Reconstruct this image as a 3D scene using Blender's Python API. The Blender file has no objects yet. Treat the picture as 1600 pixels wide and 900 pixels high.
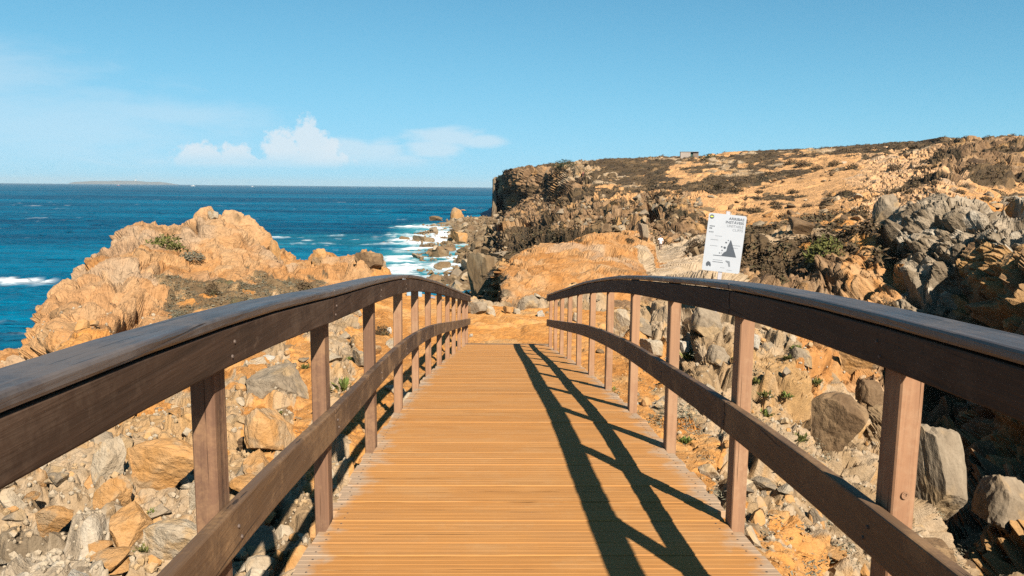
import bpy, bmesh, math, random
import numpy as np
from mathutils import Matrix, Vector
R = math.radians
random.seed(7); rng = np.random.default_rng(7)
S = bpy.context.scene
COL = S.collection
EYE = 13.0                                     # metres above the sea (z = 0)
HAZE = 5.0e-5

# ------------------------------------------------------------------ camera
PITCH, YAW, ROLL = math.atan((450 - 292.3) / 1200), math.atan(25 / 1200), R(0.52)
fw = Vector((math.sin(YAW) * math.cos(PITCH), math.cos(YAW) * math.cos(PITCH), -math.sin(PITCH)))
rt = Vector((math.cos(YAW), -math.sin(YAW), 0)); up = rt.cross(fw)
cr = rt * math.cos(ROLL) + up * math.sin(ROLL); cu = -rt * math.sin(ROLL) + up * math.cos(ROLL)
cam = bpy.data.objects.new('camera', bpy.data.cameras.new('camera'))
cam.data.sensor_width = 36; cam.data.lens = 27; cam.data.clip_start = 0.05; cam.data.clip_end = 90000
M = Matrix((cr, cu, -fw)).transposed().to_4x4(); M.translation = (0, 0, EYE)
cam.matrix_world = M; COL.objects.link(cam); S.camera = cam

# ------------------------------------------------------------------ light
SUN_TO = Vector((0.50, -1.20, 1.0)).normalized()
sun_el = math.asin(SUN_TO.z); sun_az = math.atan2(SUN_TO.x, SUN_TO.y)
sl = bpy.data.lights.new('sun', 'SUN'); sl.energy = 5.0; sl.angle = R(0.5); sl.color = (1.0, 0.91, 0.78)
so = bpy.data.objects.new('sun', sl); COL.objects.link(so); so.location = (30, -50, 60)
so.rotation_euler = SUN_TO.to_track_quat('Z', 'Y').to_euler()
S.view_settings.view_transform = 'Standard'; S.view_settings.look = 'None'
S.view_settings.exposure = 1.35; S.view_settings.gamma = 1
S.cycles.max_bounces = 6; S.cycles.diffuse_bounces = 1; S.cycles.use_denoising = False

class G:
    """tiny node-graph writer"""
    def __init__(s, tree): s.t = tree; s.n = tree.nodes; s.l = tree.links
    def new(s, kind, **kw):
        n = s.n.new(kind)
        for k, v in kw.items(): setattr(n, k, v)
        return n
    def put(s, sock, v):
        if hasattr(v, 'is_linked') or isinstance(v, bpy.types.NodeSocket): s.l.new(v, sock)
        else: sock.default_value = v
    def m(s, op, a, b=0.0, c=0.0, clamp=False):
        n = s.new('ShaderNodeMath', operation=op, use_clamp=clamp)
        for i, v in enumerate((a, b, c)): s.put(n.inputs[i], v)
        return n.outputs[0]
    def mr(s, v, a, b, c=0.0, d=1.0, smooth=False):
        n = s.new('ShaderNodeMapRange', interpolation_type='SMOOTHSTEP' if smooth else 'LINEAR')
        for i, x in enumerate((v, a, b, c, d)): s.put(n.inputs[i], x)
        return n.outputs[0]
    def mix(s, f, a, b, mode='MIX'):
        n = s.new('ShaderNodeMix', data_type='RGBA', blend_type=mode)
        s.put(n.inputs[0], f)
        for i, v in ((6, a), (7, b)): s.put(n.inputs[i], v if not isinstance(v, tuple) or len(v) == 4 else (*v, 1))
        return n.outputs[2]
    def noise(s, vec, scale, detail=4, rough=0.55, dist=0.0):
        n = s.new('ShaderNodeTexNoise'); s.put(n.inputs['Vector'], vec)
        n.inputs['Scale'].default_value = scale; n.inputs['Detail'].default_value = detail
        n.inputs['Roughness'].default_value = rough; n.inputs['Distortion'].default_value = dist
        return n.outputs[0]
    def mapping(s, vec, sc=(1, 1, 1), loc=(0, 0, 0)):
        n = s.new('ShaderNodeMapping'); s.put(n.inputs[0], vec)
        n.inputs['Scale'].default_value = sc; n.inputs['Location'].default_value = loc
        return n.outputs[0]

# ------------------------------------------------------------------ sky with a bank of far cloud
world = bpy.data.worlds.new('World'); S.world = world; world.use_nodes = True
g = G(world.node_tree); g.n.clear()
sky = g.new('ShaderNodeTexSky', sky_type='NISHITA'); sky.sun_disc = False
sky.sun_elevation = sun_el; sky.sun_rotation = sun_az
sky.altitude = 0; sky.air_density = 0.6; sky.dust_density = 0.05; sky.ozone_density = 3.0
SKY_STRENGTH = 0.059
tc = g.new('ShaderNodeTexCoord').outputs['Generated']
sep = g.new('ShaderNodeSeparateXYZ'); g.l.new(tc, sep.inputs[0])
deg = 57.29578
AZ = g.m('MULTIPLY', g.m('ARCTAN2', sep.outputs[0], sep.outputs[1]), deg)
EL = g.m('MULTIPLY', g.m('ARCSINE', sep.outputs[2]), deg)
comb = g.new('ShaderNodeCombineXYZ'); g.l.new(AZ, comb.inputs[0]); g.l.new(EL, comb.inputs[1])
puff = g.noise(comb.outputs[0], 1.25, 7, 0.66)
wisp = g.noise(g.mapping(comb.outputs[0], (0.28, 1.0, 1)), 0.9, 5, 0.6, 0.4)
def blob(a, e, ra, re):
    x = g.m('DIVIDE', g.m('SUBTRACT', AZ, a), ra); y = g.m('DIVIDE', g.m('SUBTRACT', EL, e), re)
    return g.m('SUBTRACT', 1.0, g.m('SQRT', g.m('ADD', g.m('MULTIPLY', x, x), g.m('MULTIPLY', y, y))))
def bank(blobs, n, k, lo, hi):
    acc = None
    for b in blobs:
        v = blob(*b); acc = v if acc is None else g.m('MAXIMUM', acc, v)
    return g.mr(g.m('ADD', acc, g.m('MULTIPLY', g.m('SUBTRACT', n, 0.5), k)), lo, hi, 0, 1, True)
# (azimuth, elevation, half-width, half-height) in degrees
cum = bank([(-20.7, 1.7, 1.9, 1.15), (-18.4, 1.6, 1.5, 1.25), (-15.2, 2.0, 1.5, 2.1), (-13.6, 2.6, 1.05, 2.3), (-12.6, 2.3, 1.4, 1.5), (-13.6, 1.7, 3.0, .95), (-18, 1.35, 4.0, .55)], puff, 1.7, -.10, .30)
thin = bank([(-10.6, 2.7, 2.2, .9), (-8.4, 2.4, 2.2, 1.1), (-3.6, 3.6, 3.2, .8), (-1.2, 3.3, 2.2, .6), (-4.6, 2.7, 2.6, .9), (-9, 1.7, 7, .8), (-20, 1.2, 8, .5)], wisp, 1.5, -.1, .6)
veil = bank([(-30, 3.6, 14, 3.4), (-34, 6.5, 9, 2.5), (-22, 4.6, 8, 1.2)], wisp, 1.2, -.2, .9)
base = g.mr(EL, .9, 2.5, .15, 1, True)
cum = g.m('MULTIPLY', cum, g.m('MULTIPLY', base, g.mr(EL, .9, 1.5, 0, 1, True))); thin = g.m('MULTIPLY', thin, g.mr(EL, .8, 2.4, 0, 1, True))
# the bright end of the sky rolls off softly, the same in every direction
sp = g.new('ShaderNodeSeparateColor'); g.l.new(sky.outputs[0], sp.inputs[0]); cb = g.new('ShaderNodeCombineColor')
for i_, (mx, kk) in enumerate(((4.0, .68), (4.2, 1.28), (6.5, 1.15))):
    x_ = g.m('DIVIDE', sp.outputs[i_], mx)
    y_ = g.m('DIVIDE', sp.outputs[i_], g.m('SQRT', g.m('ADD', 1.0, g.m('MULTIPLY', x_, x_))))
    g.l.new(g.m('MULTIPLY', y_, kk), cb.inputs[i_])
skyc = cb.outputs[0]
CW = (5.2, 5.7, 6.1)
c = g.mix(g.m('MULTIPLY', cum, 0.78), skyc, CW)
c = g.mix(g.m('MULTIPLY', thin, 0.5), c, CW)
c = g.mix(g.m('MULTIPLY', veil, 0.30), c, CW)
bg = g.new('ShaderNodeBackground'); g.l.new(c, bg.inputs[0]); bg.inputs[1].default_value = SKY_STRENGTH
ow = g.new('ShaderNodeOutputWorld'); g.l.new(bg.outputs[0], ow.inputs[0])

# ------------------------------------------------------------------ object helpers
def tag(o, label=None, cat=None, group=None, kind=None):
    if label: o['label'] = label
    if cat: o['category'] = cat
    if group: o['group'] = group
    if kind: o['kind'] = kind
    return o
def empty(name, loc, rz=0.0):
    o = bpy.data.objects.new(name, None); COL.objects.link(o); o.location = loc; o.rotation_euler.z = rz
    o.empty_display_size = 0.2
    return o
def link(name, me, mat=None, parent=None, loc=(0, 0, 0)):
    o = bpy.data.objects.new(name, me); COL.objects.link(o)
    if mat is not None and not me.materials: me.materials.append(mat)
    if parent: o.parent = parent
    o.location = loc
    return o
def mesh_np(name, co, faces, smooth=False):
    me = bpy.data.meshes.new(name)
    co = np.ascontiguousarray(co, dtype=np.float32); faces = np.ascontiguousarray(faces, dtype=np.int32)
    k = faces.shape[1]
    me.vertices.add(len(co)); me.vertices.foreach_set('co', co.ravel())
    me.loops.add(faces.size); me.loops.foreach_set('vertex_index', faces.ravel())
    me.polygons.add(len(faces)); me.polygons.foreach_set('loop_start', np.arange(0, faces.size, k, dtype=np.int32))
    me.update(calc_edges=True); me.validate()
    me.polygons.foreach_set('use_smooth', np.full(len(me.polygons), smooth))
    return me
def set_col(me, cols, name='Col'):
    a = me.color_attributes.new(name, 'FLOAT_COLOR', 'POINT')
    c4 = np.ones((len(cols), 4), np.float32); c4[:, :3] = cols
    a.data.foreach_set('color', c4.ravel())
def bm_mesh(name, bm, smooth=False):
    me = bpy.data.meshes.new(name); bm.to_mesh(me); bm.free()
    if smooth: me.polygons.foreach_set('use_smooth', [True] * len(me.polygons))
    return me
def bm_box(bm, x0, x1, y0, y1, z0, z1, bev=0.0):
    r = bmesh.ops.create_cube(bm, size=1)
    vs = r['verts']
    for v in vs:
        v.co = (x0 + (v.co.x + .5) * (x1 - x0), y0 + (v.co.y + .5) * (y1 - y0), z0 + (v.co.z + .5) * (z1 - z0))
    if bev:
        es = list({e for v in vs for e in v.link_edges})
        bmesh.ops.bevel(bm, geom=es, offset=bev, segments=1, profile=0.5, affect='EDGES')
    return bm
def box_mesh(name, *a, bev=0.0): return bm_mesh(name, bm_box(bmesh.new(), *a, bev=bev))
def principled(name):
    m = bpy.data.materials.new(name); m.use_nodes = True
    gg = G(m.node_tree); p = gg.n['Principled BSDF']
    return m, gg, p
def flat_mat(name, col, rough=0.7, var=0.15, scale=30, metallic=0.0, bump=0.0):
    col = tuple(.88 * c for c in col)
    m, q, p = principled(name)
    o = q.new('ShaderNodeTexCoord').outputs['Object']
    n = q.noise(o, scale, 4)
    q.l.new(q.mix(n, tuple(c * (1 - var) for c in col), tuple(min(1, c * (1 + var)) for c in col)), p.inputs['Base Color'])
    p.inputs['Roughness'].default_value = rough; p.inputs['Metallic'].default_value = metallic
    if bump:
        b = q.new('ShaderNodeBump'); b.inputs['Strength'].default_value = bump; b.inputs['Distance'].default_value = 0.02
        q.l.new(n, b.inputs['Height']); q.l.new(b.outputs[0], p.inputs['Normal'])
    return m

#--TERRAIN BEGIN
import math
def _h(ix, iy, iz, seed):
    with np.errstate(over='ignore'):
        h = (ix.astype(np.uint32) * np.uint32(374761393) + iy.astype(np.uint32) * np.uint32(668265263)
             + iz.astype(np.uint32) * np.uint32(2147483647) + np.uint32(seed * 974711 + 12345))
        h = (h ^ (h >> np.uint32(13))) * np.uint32(1274126177)
        h = (h ^ (h >> np.uint32(16))) * np.uint32(2246822519)
        return h ^ (h >> np.uint32(15))
def _u(h): return (h & np.uint32(0xFFFFFF)).astype(np.float32) / np.float32(16777216)
def vnoise(p, seed=0):
    f = np.floor(p); i = f.astype(np.int64); t = (p - f).astype(np.float32); t = t * t * t * (t * (t * 6 - 15) + 10)
    out = 0
    for dx in (0, 1):
        wx = t[:, 0] if dx else 1 - t[:, 0]
        for dy in (0, 1):
            wy = t[:, 1] if dy else 1 - t[:, 1]
            for dz in (0, 1):
                wz = t[:, 2] if dz else 1 - t[:, 2]
                out = out + wx * wy * wz * _u(_h(i[:, 0] + dx, i[:, 1] + dy, i[:, 2] + dz, seed))
    return out * 2 - 1
def fbm(p, octv=4, seed=0, gain=0.5):
    a, s, o = 1.0, 0.0, 0.0
    for k in range(octv):
        o = o + a * vnoise(p * (2.03 ** k) + 17.3 * k, seed + k); s += a; a *= gain
    return o / s
def voro(p, seed=0, jit=0.9, facets=False):
    f = np.floor(p); i = f.astype(np.int64); t = (p - f).astype(np.float32)
    F1 = np.full(len(p), 9, np.float32); F2 = F1.copy(); ID = np.zeros(len(p), np.float32); FX = np.zeros((len(p), 3), np.float32); HS = np.zeros(len(p), np.uint32)
    for dx in (-1, 0, 1):
        for dy in (-1, 0, 1):
            for dz in (-1, 0, 1):
                h = _h(i[:, 0] + dx, i[:, 1] + dy, i[:, 2] + dz, seed)
                ox = (h & np.uint32(1023)).astype(np.float32) / 1023; oy = ((h >> np.uint32(10)) & np.uint32(1023)).astype(np.float32) / 1023
                oz = ((h >> np.uint32(20)) & np.uint32(1023)).astype(np.float32) / 1023
                vx = t[:, 0] - (dx + .5 + jit * (ox - .5)); vy = t[:, 1] - (dy + .5 + jit * (oy - .5)); vz = t[:, 2] - (dz + .5 + jit * (oz - .5))
                d = vx * vx + vy * vy + vz * vz
                near = d < F1
                if facets:
                    FX[near, 0] = vx[near]; FX[near, 1] = vy[near]; FX[near, 2] = vz[near]; HS[near] = h[near]
                F2 = np.where(near, F1, np.minimum(F2, d)); ID = np.where(near, _u(h * np.uint32(2654435761)), ID); F1 = np.where(near, d, F1)
    if facets:                                            # each block's face leans its own way
        tl = np.stack([_u(HS * np.uint32(k)) for k in (2246822519, 3266489917, 668265263)], -1) * 2 - 1
        return np.sqrt(F1), np.sqrt(F2), ID, (FX * tl).sum(1)
    return np.sqrt(F1), np.sqrt(F2), ID
def sstep(x, a, b):
    t = np.clip((x - a) / (b - a), 0, 1); return t * t * (3 - 2 * t)

CRACKS = [
 ([(-24.47, 21.47), (-24.88, 20.3), (-25.63, 19.14), (-26.21, 18.13)], 0.1, 0.6),
 ([(-26.46, 23.6), (-26.05, 23.5), (-25.63, 23.52)], 0.1, 0.45),
 ([(-21.4, 30.91), (-21.15, 31.17)], 0.1, 0.3),
 ([(-30.11, 20.61), (-29.45, 19.49)], 0.08, 0.3),
 ([(6.31, 37.63), (7.14, 38.02)], 0.16, 0.7),
 ([(8.13, 41.78), (8.55, 43.15)], 0.25, 0.9),
 ([(-18.0, 31.35), (-17.67, 30.18)], 0.1, 0.4),
 ([(-23.14, 25.75), (-23.72, 24.95)], 0.1, 0.35),
]
# survey of the ground round the bridge: azimuth from the bridge axis (deg), then distance (m), height below or above the eye, kind of ground
TYPES = 'SOGRWVBP'
SURVEY = [
 (-43.66,'0.6,-3.5,G 4.5,-3,G 7,-3.1,G 11,-3.4,G 16,-3.8,O 22,-4.5,O 28,-5.5,O 36,-12,B 60,-15,B 80,-16,B 110,-17,B 150,-17,B 200,-18,B 260,-18,B 400,-19,B 900,-22,B'),
 (-37.03,'0.6,-3.5,G 4.5,-2.9,W 7,-3.05,W 11,-3.3,G 16,-3.7,O 20,-4.8,O 24,-6.2,O 36,-12,B 60,-15,B 80,-16,B 110,-17,B 150,-17,B 200,-18,B 260,-18,B 400,-19,B 900,-22,B'),
 (-32.37,'0.6,-3.5,G 4.6,-2.9,W 7,-3.05,W 10,-3.2,G 15,-3.6,O 19,-4.4,O 23,-4.41,O 36,-9.2,B 60,-15,B 80,-16,B 110,-17,B 150,-17,B 200,-18,B 260,-18,B 400,-19,B 900,-22,B'),
 (-31.43,'0.6,-3.5,G 4.6,-2.9,W 7,-3.05,W 10,-3.2,G 15,-3.5,O 19,-4,O 23,-3.83,O 36,-10,B 60,-15,B 80,-16,B 110,-17,B 150,-17,B 200,-18,B 260,-18,B 400,-19,B 900,-22,B'),
 (-30.34,'0.6,-3.5,G 4.6,-2.9,W 7,-3.05,W 10,-3.15,G 15,-3.5,O 19.5,-3.47,O 25,-3.52,O 36,-11,B 60,-15,B 80,-16,B 110,-17,B 150,-17,B 200,-18,B 260,-18,B 400,-19,B 900,-22,B'),
 (-28.59,'0.6,-3.5,G 4.8,-2.9,W 7,-3.05,W 10,-3.15,G 14,-3.4,S 19,-2.94,O 28,-3.07,O 37,-11,B 60,-15,B 80,-16,B 110,-17,B 150,-17,B 200,-18,B 260,-18,B 400,-19,B 900,-22,B'),
 (-26.40,'0.6,-3.5,G 4.8,-2.95,W 7,-3.1,G 10,-3.2,G 14,-3.4,S 20,-2.86,O 30,-2.23,O 40,-11,B 60,-15,B 80,-16,B 110,-17,B 150,-17,B 200,-18,B 260,-18,B 400,-19,B 900,-22,B'),
 (-24.70,'0.6,-3.5,G 4.8,-2.95,W 7,-3.1,G 10,-3.2,G 15,-3.4,S 22,-2.88,O 32,-1.78,O 42,-11,B 60,-15,B 80,-16,B 110,-17,B 150,-17,B 200,-18,B 260,-18,B 400,-19,B 900,-22,B'),
 (-22.55,'0.6,-3.5,G 4.8,-3,G 7,-3.1,G 10,-3.2,G 16,-3.4,S 24,-2.82,V 33,-1.76,O 43,-11,B 60,-15,B 80,-16,B 110,-17,B 150,-17,B 200,-18,B 260,-18,B 400,-19,B 900,-22,B'),
 (-20.32,'0.6,-3.5,G 4.8,-3.05,G 7,-3.15,G 10,-3.2,G 17,-3.4,S 25,-2.86,V 33.5,-1.41,O 43,-11,B 60,-15,B 80,-16,B 110,-17,B 150,-17,B 200,-18,B 260,-18,B 400,-19,B 900,-22,B'),
 (-18.87,'0.6,-3.5,G 4.8,-3.05,G 7,-3.15,G 10,-3.2,G 17,-3.4,S 25,-2.76,V 33.5,-1.44,O 43,-11,B 60,-15,B 80,-16,B 110,-17,B 150,-17,B 200,-18,B 260,-18,B 400,-19,B 900,-22,B'),
 (-17.18,'0.6,-3.5,G 4.8,-3.1,S 7,-3.15,G 10,-3.25,S 18,-3.45,S 25.5,-2.88,V 33.5,-1.87,O 43,-11,B 60,-15,B 80,-16,B 110,-17,B 150,-17,B 200,-18,B 260,-18,B 400,-19,B 900,-22,B'),
 (-16.11,'0.6,-3.5,G 4.8,-3.1,S 7,-3.2,G 10,-3.25,G 18,-3.45,G 25.5,-2.98,V 33.5,-2.62,O 42,-11,B 60,-15,B 80,-16,B 110,-17,B 150,-17,B 200,-18,B 260,-18,B 400,-19,B 900,-22,B'),
 (-14.14,'0.6,-3.5,G 4.8,-3.1,S 7,-3.2,G 10,-3.3,S 18,-3.5,S 26,-3.14,V 33.5,-3.34,O 42,-11,B 60,-15,B 80,-16,B 110,-17,B 150,-17,B 200,-18,B 260,-18,B 400,-19,B 900,-22,B'),
 (-12.37,'0.6,-3.5,G 4.8,-3.1,S 7,-3.2,G 10,-3.3,G 18,-3.5,G 27,-3.24,O 34,-3.02,O 42,-11,B 60,-15,B 80,-16,B 110,-17,B 150,-17,B 200,-18,B 260,-18,B 400,-19,B 900,-22,B'),
 (-9.88,'0.6,-3.5,G 4.8,-3.15,S 7,-3.2,G 10,-3.3,S 18,-3.55,S 27,-3.35,O 34,-3.01,O 42,-11,B 60,-15,B 80,-16,B 110,-17,B 150,-17,B 200,-18,B 260,-18,B 400,-19,B 900,-22,B'),
 (-8.36,'0.6,-3.5,G 4.8,-3.15,S 7,-3.25,G 10,-3.35,S 18,-3.55,S 25,-3.44,S 33,-3.34,O 42,-11,B 60,-15,B 80,-16,B 110,-17,B 150,-17,B 200,-18,B 260,-18,B 400,-19,B 900,-22,B'),
 (-7.12,'0.6,-3.5,G 4.8,-3.2,S 7,-3.25,S 10,-3.35,S 18,-3.85,S 24,-3.52,S 29,-3.86,S 40,-12,B 60,-14,B 92,-14,B 130,-14.2,B 180,-14,B 230,-14.5,B 270,-15,B 400,-18,B 900,-22,B'),
 (-5.48,'0.6,-3.5,G 4.8,-3.2,S 7,-3.25,S 10,-3.35,S 18,-3.85,S 24,-3.56,S 28,-3.87,S 40,-12,B 60,-13.4,B 92,-13.3,B 130,-13.4,B 180,-13.1,B 230,-13.3,B 270,-14,B 400,-18,B 900,-22,B'),
 (-3.84,'0.6,-3.5,G 4.8,-3.2,S 7,-3.3,S 10,-3.4,S 18,-3.9,S 24,-3.65,S 27,-3.88,S 38,-11,B 60,-12.6,B 92,-12.7,B 130,-13,B 180,-12.6,B 230,-12.9,B 270,-12.6,B 400,-18,B 900,-22,B'),
 (-1.96,'0.6,-3.5,G 4.8,-3.2,S 7,-3.3,S 10,-3.4,S 18,-3.92,S 23,-3.65,S 25,-3.76,G 35,-10,R 60,-11.3,B 92,-12,B 130,-11.8,B 180,-11.6,B 230,-11.2,B 270,-11.4,B 400,-18,B 900,-22,B'),
 (-0.68,'0.6,-3.5,G 4.8,-3.2,S 7,-3.3,S 10,-3.4,S 18,-3.92,S 23,-3.69,S 25,-3.76,G 35,-9.6,R 60,-10.6,B 92,-11,B 130,-10.4,B 180,-10.2,B 230,-10.2,B 270,-11.2,B 400,-18,B 900,-22,B'),
 (-0.21,'0.6,-3.5,G 4.8,-3.2,S 7,-3.3,S 10,-3.4,S 18,-3.92,S 23,-3.69,S 25,-3.76,G 35,-9.6,R 60,-10.6,B 92,-11,B 130,-10.4,B 180,-10.2,B 230,-10.2,B 270,-11.2,B 400,-18,B 900,-22,B'),
 (-0.16,'0.6,-3.5,G 4.8,-3.2,S 7,-3.3,S 10,-3.4,S 18,-3.92,S 23,-3.69,S 25,-3.76,G 31,-8,R 44,-9,R 75,-9.6,R 130,-9.6,R 200,-9.6,B 322,-10,B 328,4.04,R 345,-1,R 900,-22,B'),
 (0.65,'0.6,-3.5,G 4.8,-3.2,S 7,-3.3,S 10,-3.4,S 18,-3.92,S 23,-3.73,S 25.5,-3.87,G 28,-4.6,R 31.5,-4.57,O 40,-4.31,O 70,-8.2,R 140,-9,R 276,-8.6,R 282,4.43,R 330,5.2,V 900,-22,B'),
 (1.69,'0.6,-3.5,G 4.8,-3.2,S 7,-3.3,S 10,-3.4,S 18,-3.92,S 23,-3.74,S 25.5,-3.91,G 28,-4.5,R 32,-4.53,O 42,-3.85,O 70,-7.4,R 140,-8,R 256,-6.5,R 264,5.26,R 330,6.5,V 900,-5,V'),
 (3.49,'0.6,-3.5,G 4.8,-3.2,S 7,-3.3,S 10,-3.4,S 18,-3.92,S 23,-3.73,S 25.5,-3.86,G 28,-4.4,R 32.5,-4.48,O 44,-3.39,O 65,-6.2,R 120,-7.15,R 240,-3.79,R 258,6.26,R 330,7.5,V 900,-5,V'),
 (5.85,'0.6,-3.5,G 4.8,-3.2,S 7,-3.3,S 10,-3.42,S 18,-3.92,S 23,-3.7,S 25.5,-3.79,G 28.5,-4.3,R 33,-4.44,O 46,-3.25,O 65,-5.7,R 115,-5.56,R 195,-1.08,R 256,8.16,G 330,9,V 900,-5,V'),
 (8.42,'0.6,-3.5,G 4.8,-3.2,S 7,-3.3,S 10,-3.45,S 18,-3.9,S 23,-3.69,S 25.5,-3.72,G 28.5,-4.3,R 34,-4.39,O 50,-3.04,O 70,-5.2,R 115,-3.97,R 190,0.42,V 256,9.26,V 330,9.5,V 900,-5,V'),
 (10.97,'0.6,-3.5,G 4.8,-3.2,S 7,-3.3,S 10,-3.5,S 16,-3.85,S 21,-3.65,G 24,-3.67,G 29,-4.6,R 36,-4.45,O 58,-3.2,O 76,-5.4,R 115,-3.62,R 190,0.8,V 256,9.81,V 330,10,V 900,-5,V'),
 (12.12,'0.6,-3.5,G 4.8,-3.2,S 7,-3.35,S 10,-3.5,S 16,-3.9,S 21,-3.64,G 24,-3.61,G 30,-4.8,R 42,-4.92,P 62,-5.58,P 84,-6.59,P 98,-4.41,R 180,0.64,V 256,9.92,V 330,10,V 900,-5,V'),
 (13.70,'0.6,-3.5,G 4.8,-3.2,S 7,-3.35,S 10,-3.5,S 15,-3.9,G 20,-3.6,G 24,-3.58,G 31,-5.2,R 45,-4.86,P 63,-5.36,P 84,-5.91,P 98,-3.96,R 175,1.36,S 256,9.93,V 330,10.2,V 900,-5,V'),
 (15.72,'0.6,-3.5,G 4.8,-3.2,S 7,-3.35,S 10,-3.5,S 14,-3.85,G 18,-3.51,G 23,-3.53,G 32,-5.8,R 47,-4.86,P 62,-5.06,R 80,-5.04,P 105,-3.75,S 175,2.38,V 256,10.53,V 330,11,V 900,-5,V'),
 (18.13,'0.6,-3.5,G 4.8,-3.2,S 7,-3.4,S 10,-3.6,G 14,-3.9,G 18,-3.6,G 23,-3.61,G 33,-7,R 47,-6,R 54,-5.24,R 61,-3.77,V 105,-3.33,S 170,2.61,V 252,11.13,V 330,11.5,V 900,-5,V'),
 (21.11,'0.6,-3.5,G 4.8,-3.2,S 7,-3.4,S 10,-3.7,G 14,-4,G 18.5,-3.63,G 23,-3.64,O 31,-9,R 46,-7,R 54,-5.37,R 60,-3.52,V 105,-2.9,S 165,3.08,S 248,11.64,V 330,12,V 900,-5,V'),
 (23.98,'0.6,-3.5,G 4.8,-3.3,S 7,-3.6,S 10,-3.9,G 14,-4.3,G 18,-3.8,O 22,-3.78,O 29,-9.6,R 45,-8,R 52,-5.37,R 56,-3.2,V 100,-2.35,S 160,3.49,S 242,11.98,V 330,12.2,V 900,-5,V'),
 (26.74,'0.6,-3.5,G 4.8,-3.6,S 7,-3.9,G 9.5,-4.1,G 13,-4.5,G 17,-5.2,G 20,-3.81,O 27,-10.2,R 43,-9,R 50,-5.25,O 56,-2.93,V 95,-1.72,O 155,4.06,O 234,12.3,V 330,12.5,V 900,-5,V'),
 (29.01,'0.6,-3.5,G 4.8,-3.9,G 6.5,-4.1,G 9,-4.3,G 12,-4.8,G 15,-5.4,G 18,-6,G 25,-10.8,R 41,-10,R 48.5,-5.04,W 53.5,-2.02,W 92,-0.93,O 148,4.61,O 220,11.9,V 330,12.5,V 900,-5,V'),
 (30.29,'0.6,-3.5,G 4.8,-4,G 6.5,-4.2,G 9,-4.4,G 11.5,-4.9,G 14,-5.6,G 17,-6.8,G 24,-11.4,R 41,-10.6,R 48,-4.92,W 52.5,-1.49,W 90,-0.49,O 145,5.32,R 205,11.44,V 330,12.5,V 900,-5,V'),
 (32.23,'0.6,-3.5,G 4.8,-4.1,G 6.5,-4.3,G 9,-4.6,G 11.5,-5.3,G 14,-6.4,G 16.5,-7.6,G 23,-11.8,R 40,-10.8,R 46.5,-5.05,R 50.5,-1.46,W 100,-0.5,S 145,5.97,R 200,11.15,V 330,12,V 900,-5,V'),
 (33.94,'0.6,-3.5,G 4.8,-4.1,G 6.5,-4.3,G 9,-4.7,G 11.5,-5.4,G 14,-6.6,G 16,-8,G 21,-11.5,R 36,-10,R 42.5,-3.68,R 49.5,-1.73,W 105,-0.62,S 145,6.1,R 195,11,V 330,12,V 900,-5,V'),
 (36.22,'0.6,-3.5,G 4.8,-4.1,G 6.5,-4.3,G 9,-4.6,G 11.5,-5.2,G 14,-6.4,G 16,-7.6,G 19,-10.5,R 34,-9,R 40,-3.11,R 48,-1.61,W 105,-0.56,S 145,6.2,R 190,10.77,V 330,12,V 900,-5,V'),
 (43.41,'0.6,-3.5,G 4.8,-4,G 6.5,-4.2,G 9,-4.5,G 11.5,-5,G 14,-6,G 16,-7,G 19,-8,R 26,-7,R 34,-4,R 44,-1.5,W 105,-1,S 145,7,R 190,12.5,V 330,12,V 900,-5,V'),
]
cols = []
for a, s in SURVEY:
    kn = [k.split(',') for k in s.split()]
    cols.append((a, [float(k[0]) for k in kn], [float(k[1]) for k in kn], [k[2] for k in kn]))
back = lambda a, rr, zz, tt: (a, rr, zz, tt)
_rr = [0.6, 4.8, 7, 10, 14, 18, 22, 27, 34, 45, 60, 100, 145, 200, 330, 900]
_land = [-3.5, -3.8, -3.9, -4, -4, -4, -4, -4, -4, -3.5, -3, -2, 0, 2, 4, 4]
_sea = [-3.5, -3.3, -3.4, -3.6, -4, -5, -7, -11, -14, -15, -16, -17, -17, -18, -19, -22]
_lt = list('GGGGSSSSSVVVVVVV'); _st = list('GGGGOOOBBBBBBBBB')
cols += [(62, _rr, _land, _lt), (100, _rr, _land, _lt), (180, _rr, _land, _lt)]
cols = [(-180, _rr, _land, _lt), (-130, _rr, _sea, _st), (-75, _rr, _sea, _st)] + cols
CA = np.array([c_[0] for c_ in cols]); CR = np.log(np.array([c_[1] for c_ in cols])).T; CZ = np.array([c_[2] for c_ in cols]).T
CT = np.array([[TYPES.index(t) for t in c_[3]] for c_ in cols]).T          # K x ncol
K = CR.shape[0]
def pchip_slopes(x, y):                                 # y: (..., n) along the last axis
    h = np.diff(x); d = np.diff(y, axis=-1) / h
    m = np.zeros_like(y)
    s = d[..., :-1] * d[..., 1:] > 0
    w1, w2 = 2 * h[1:] + h[:-1], h[1:] + 2 * h[:-1]
    with np.errstate(divide='ignore', invalid='ignore'):
        hm = (w1 + w2) / (w1 / d[..., :-1] + w2 / d[..., 1:])
    m[..., 1:-1] = np.where(s, hm, 0); m[..., 0] = d[..., 0]; m[..., -1] = d[..., -1]
    return m
def pchip(x, y, q):
    m = pchip_slopes(x, y); i = np.clip(np.searchsorted(x, q) - 1, 0, len(x) - 2)
    h = x[i + 1] - x[i]; t = (q - x[i]) / h
    return (y[..., i] * (1 + 2 * t) * (1 - t) ** 2 + m[..., i] * h * t * (1 - t) ** 2
            + y[..., i + 1] * t * t * (3 - 2 * t) + m[..., i + 1] * h * t * t * (t - 1))
TQ = globals().get('TERRAIN_Q', 1.0)
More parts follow.
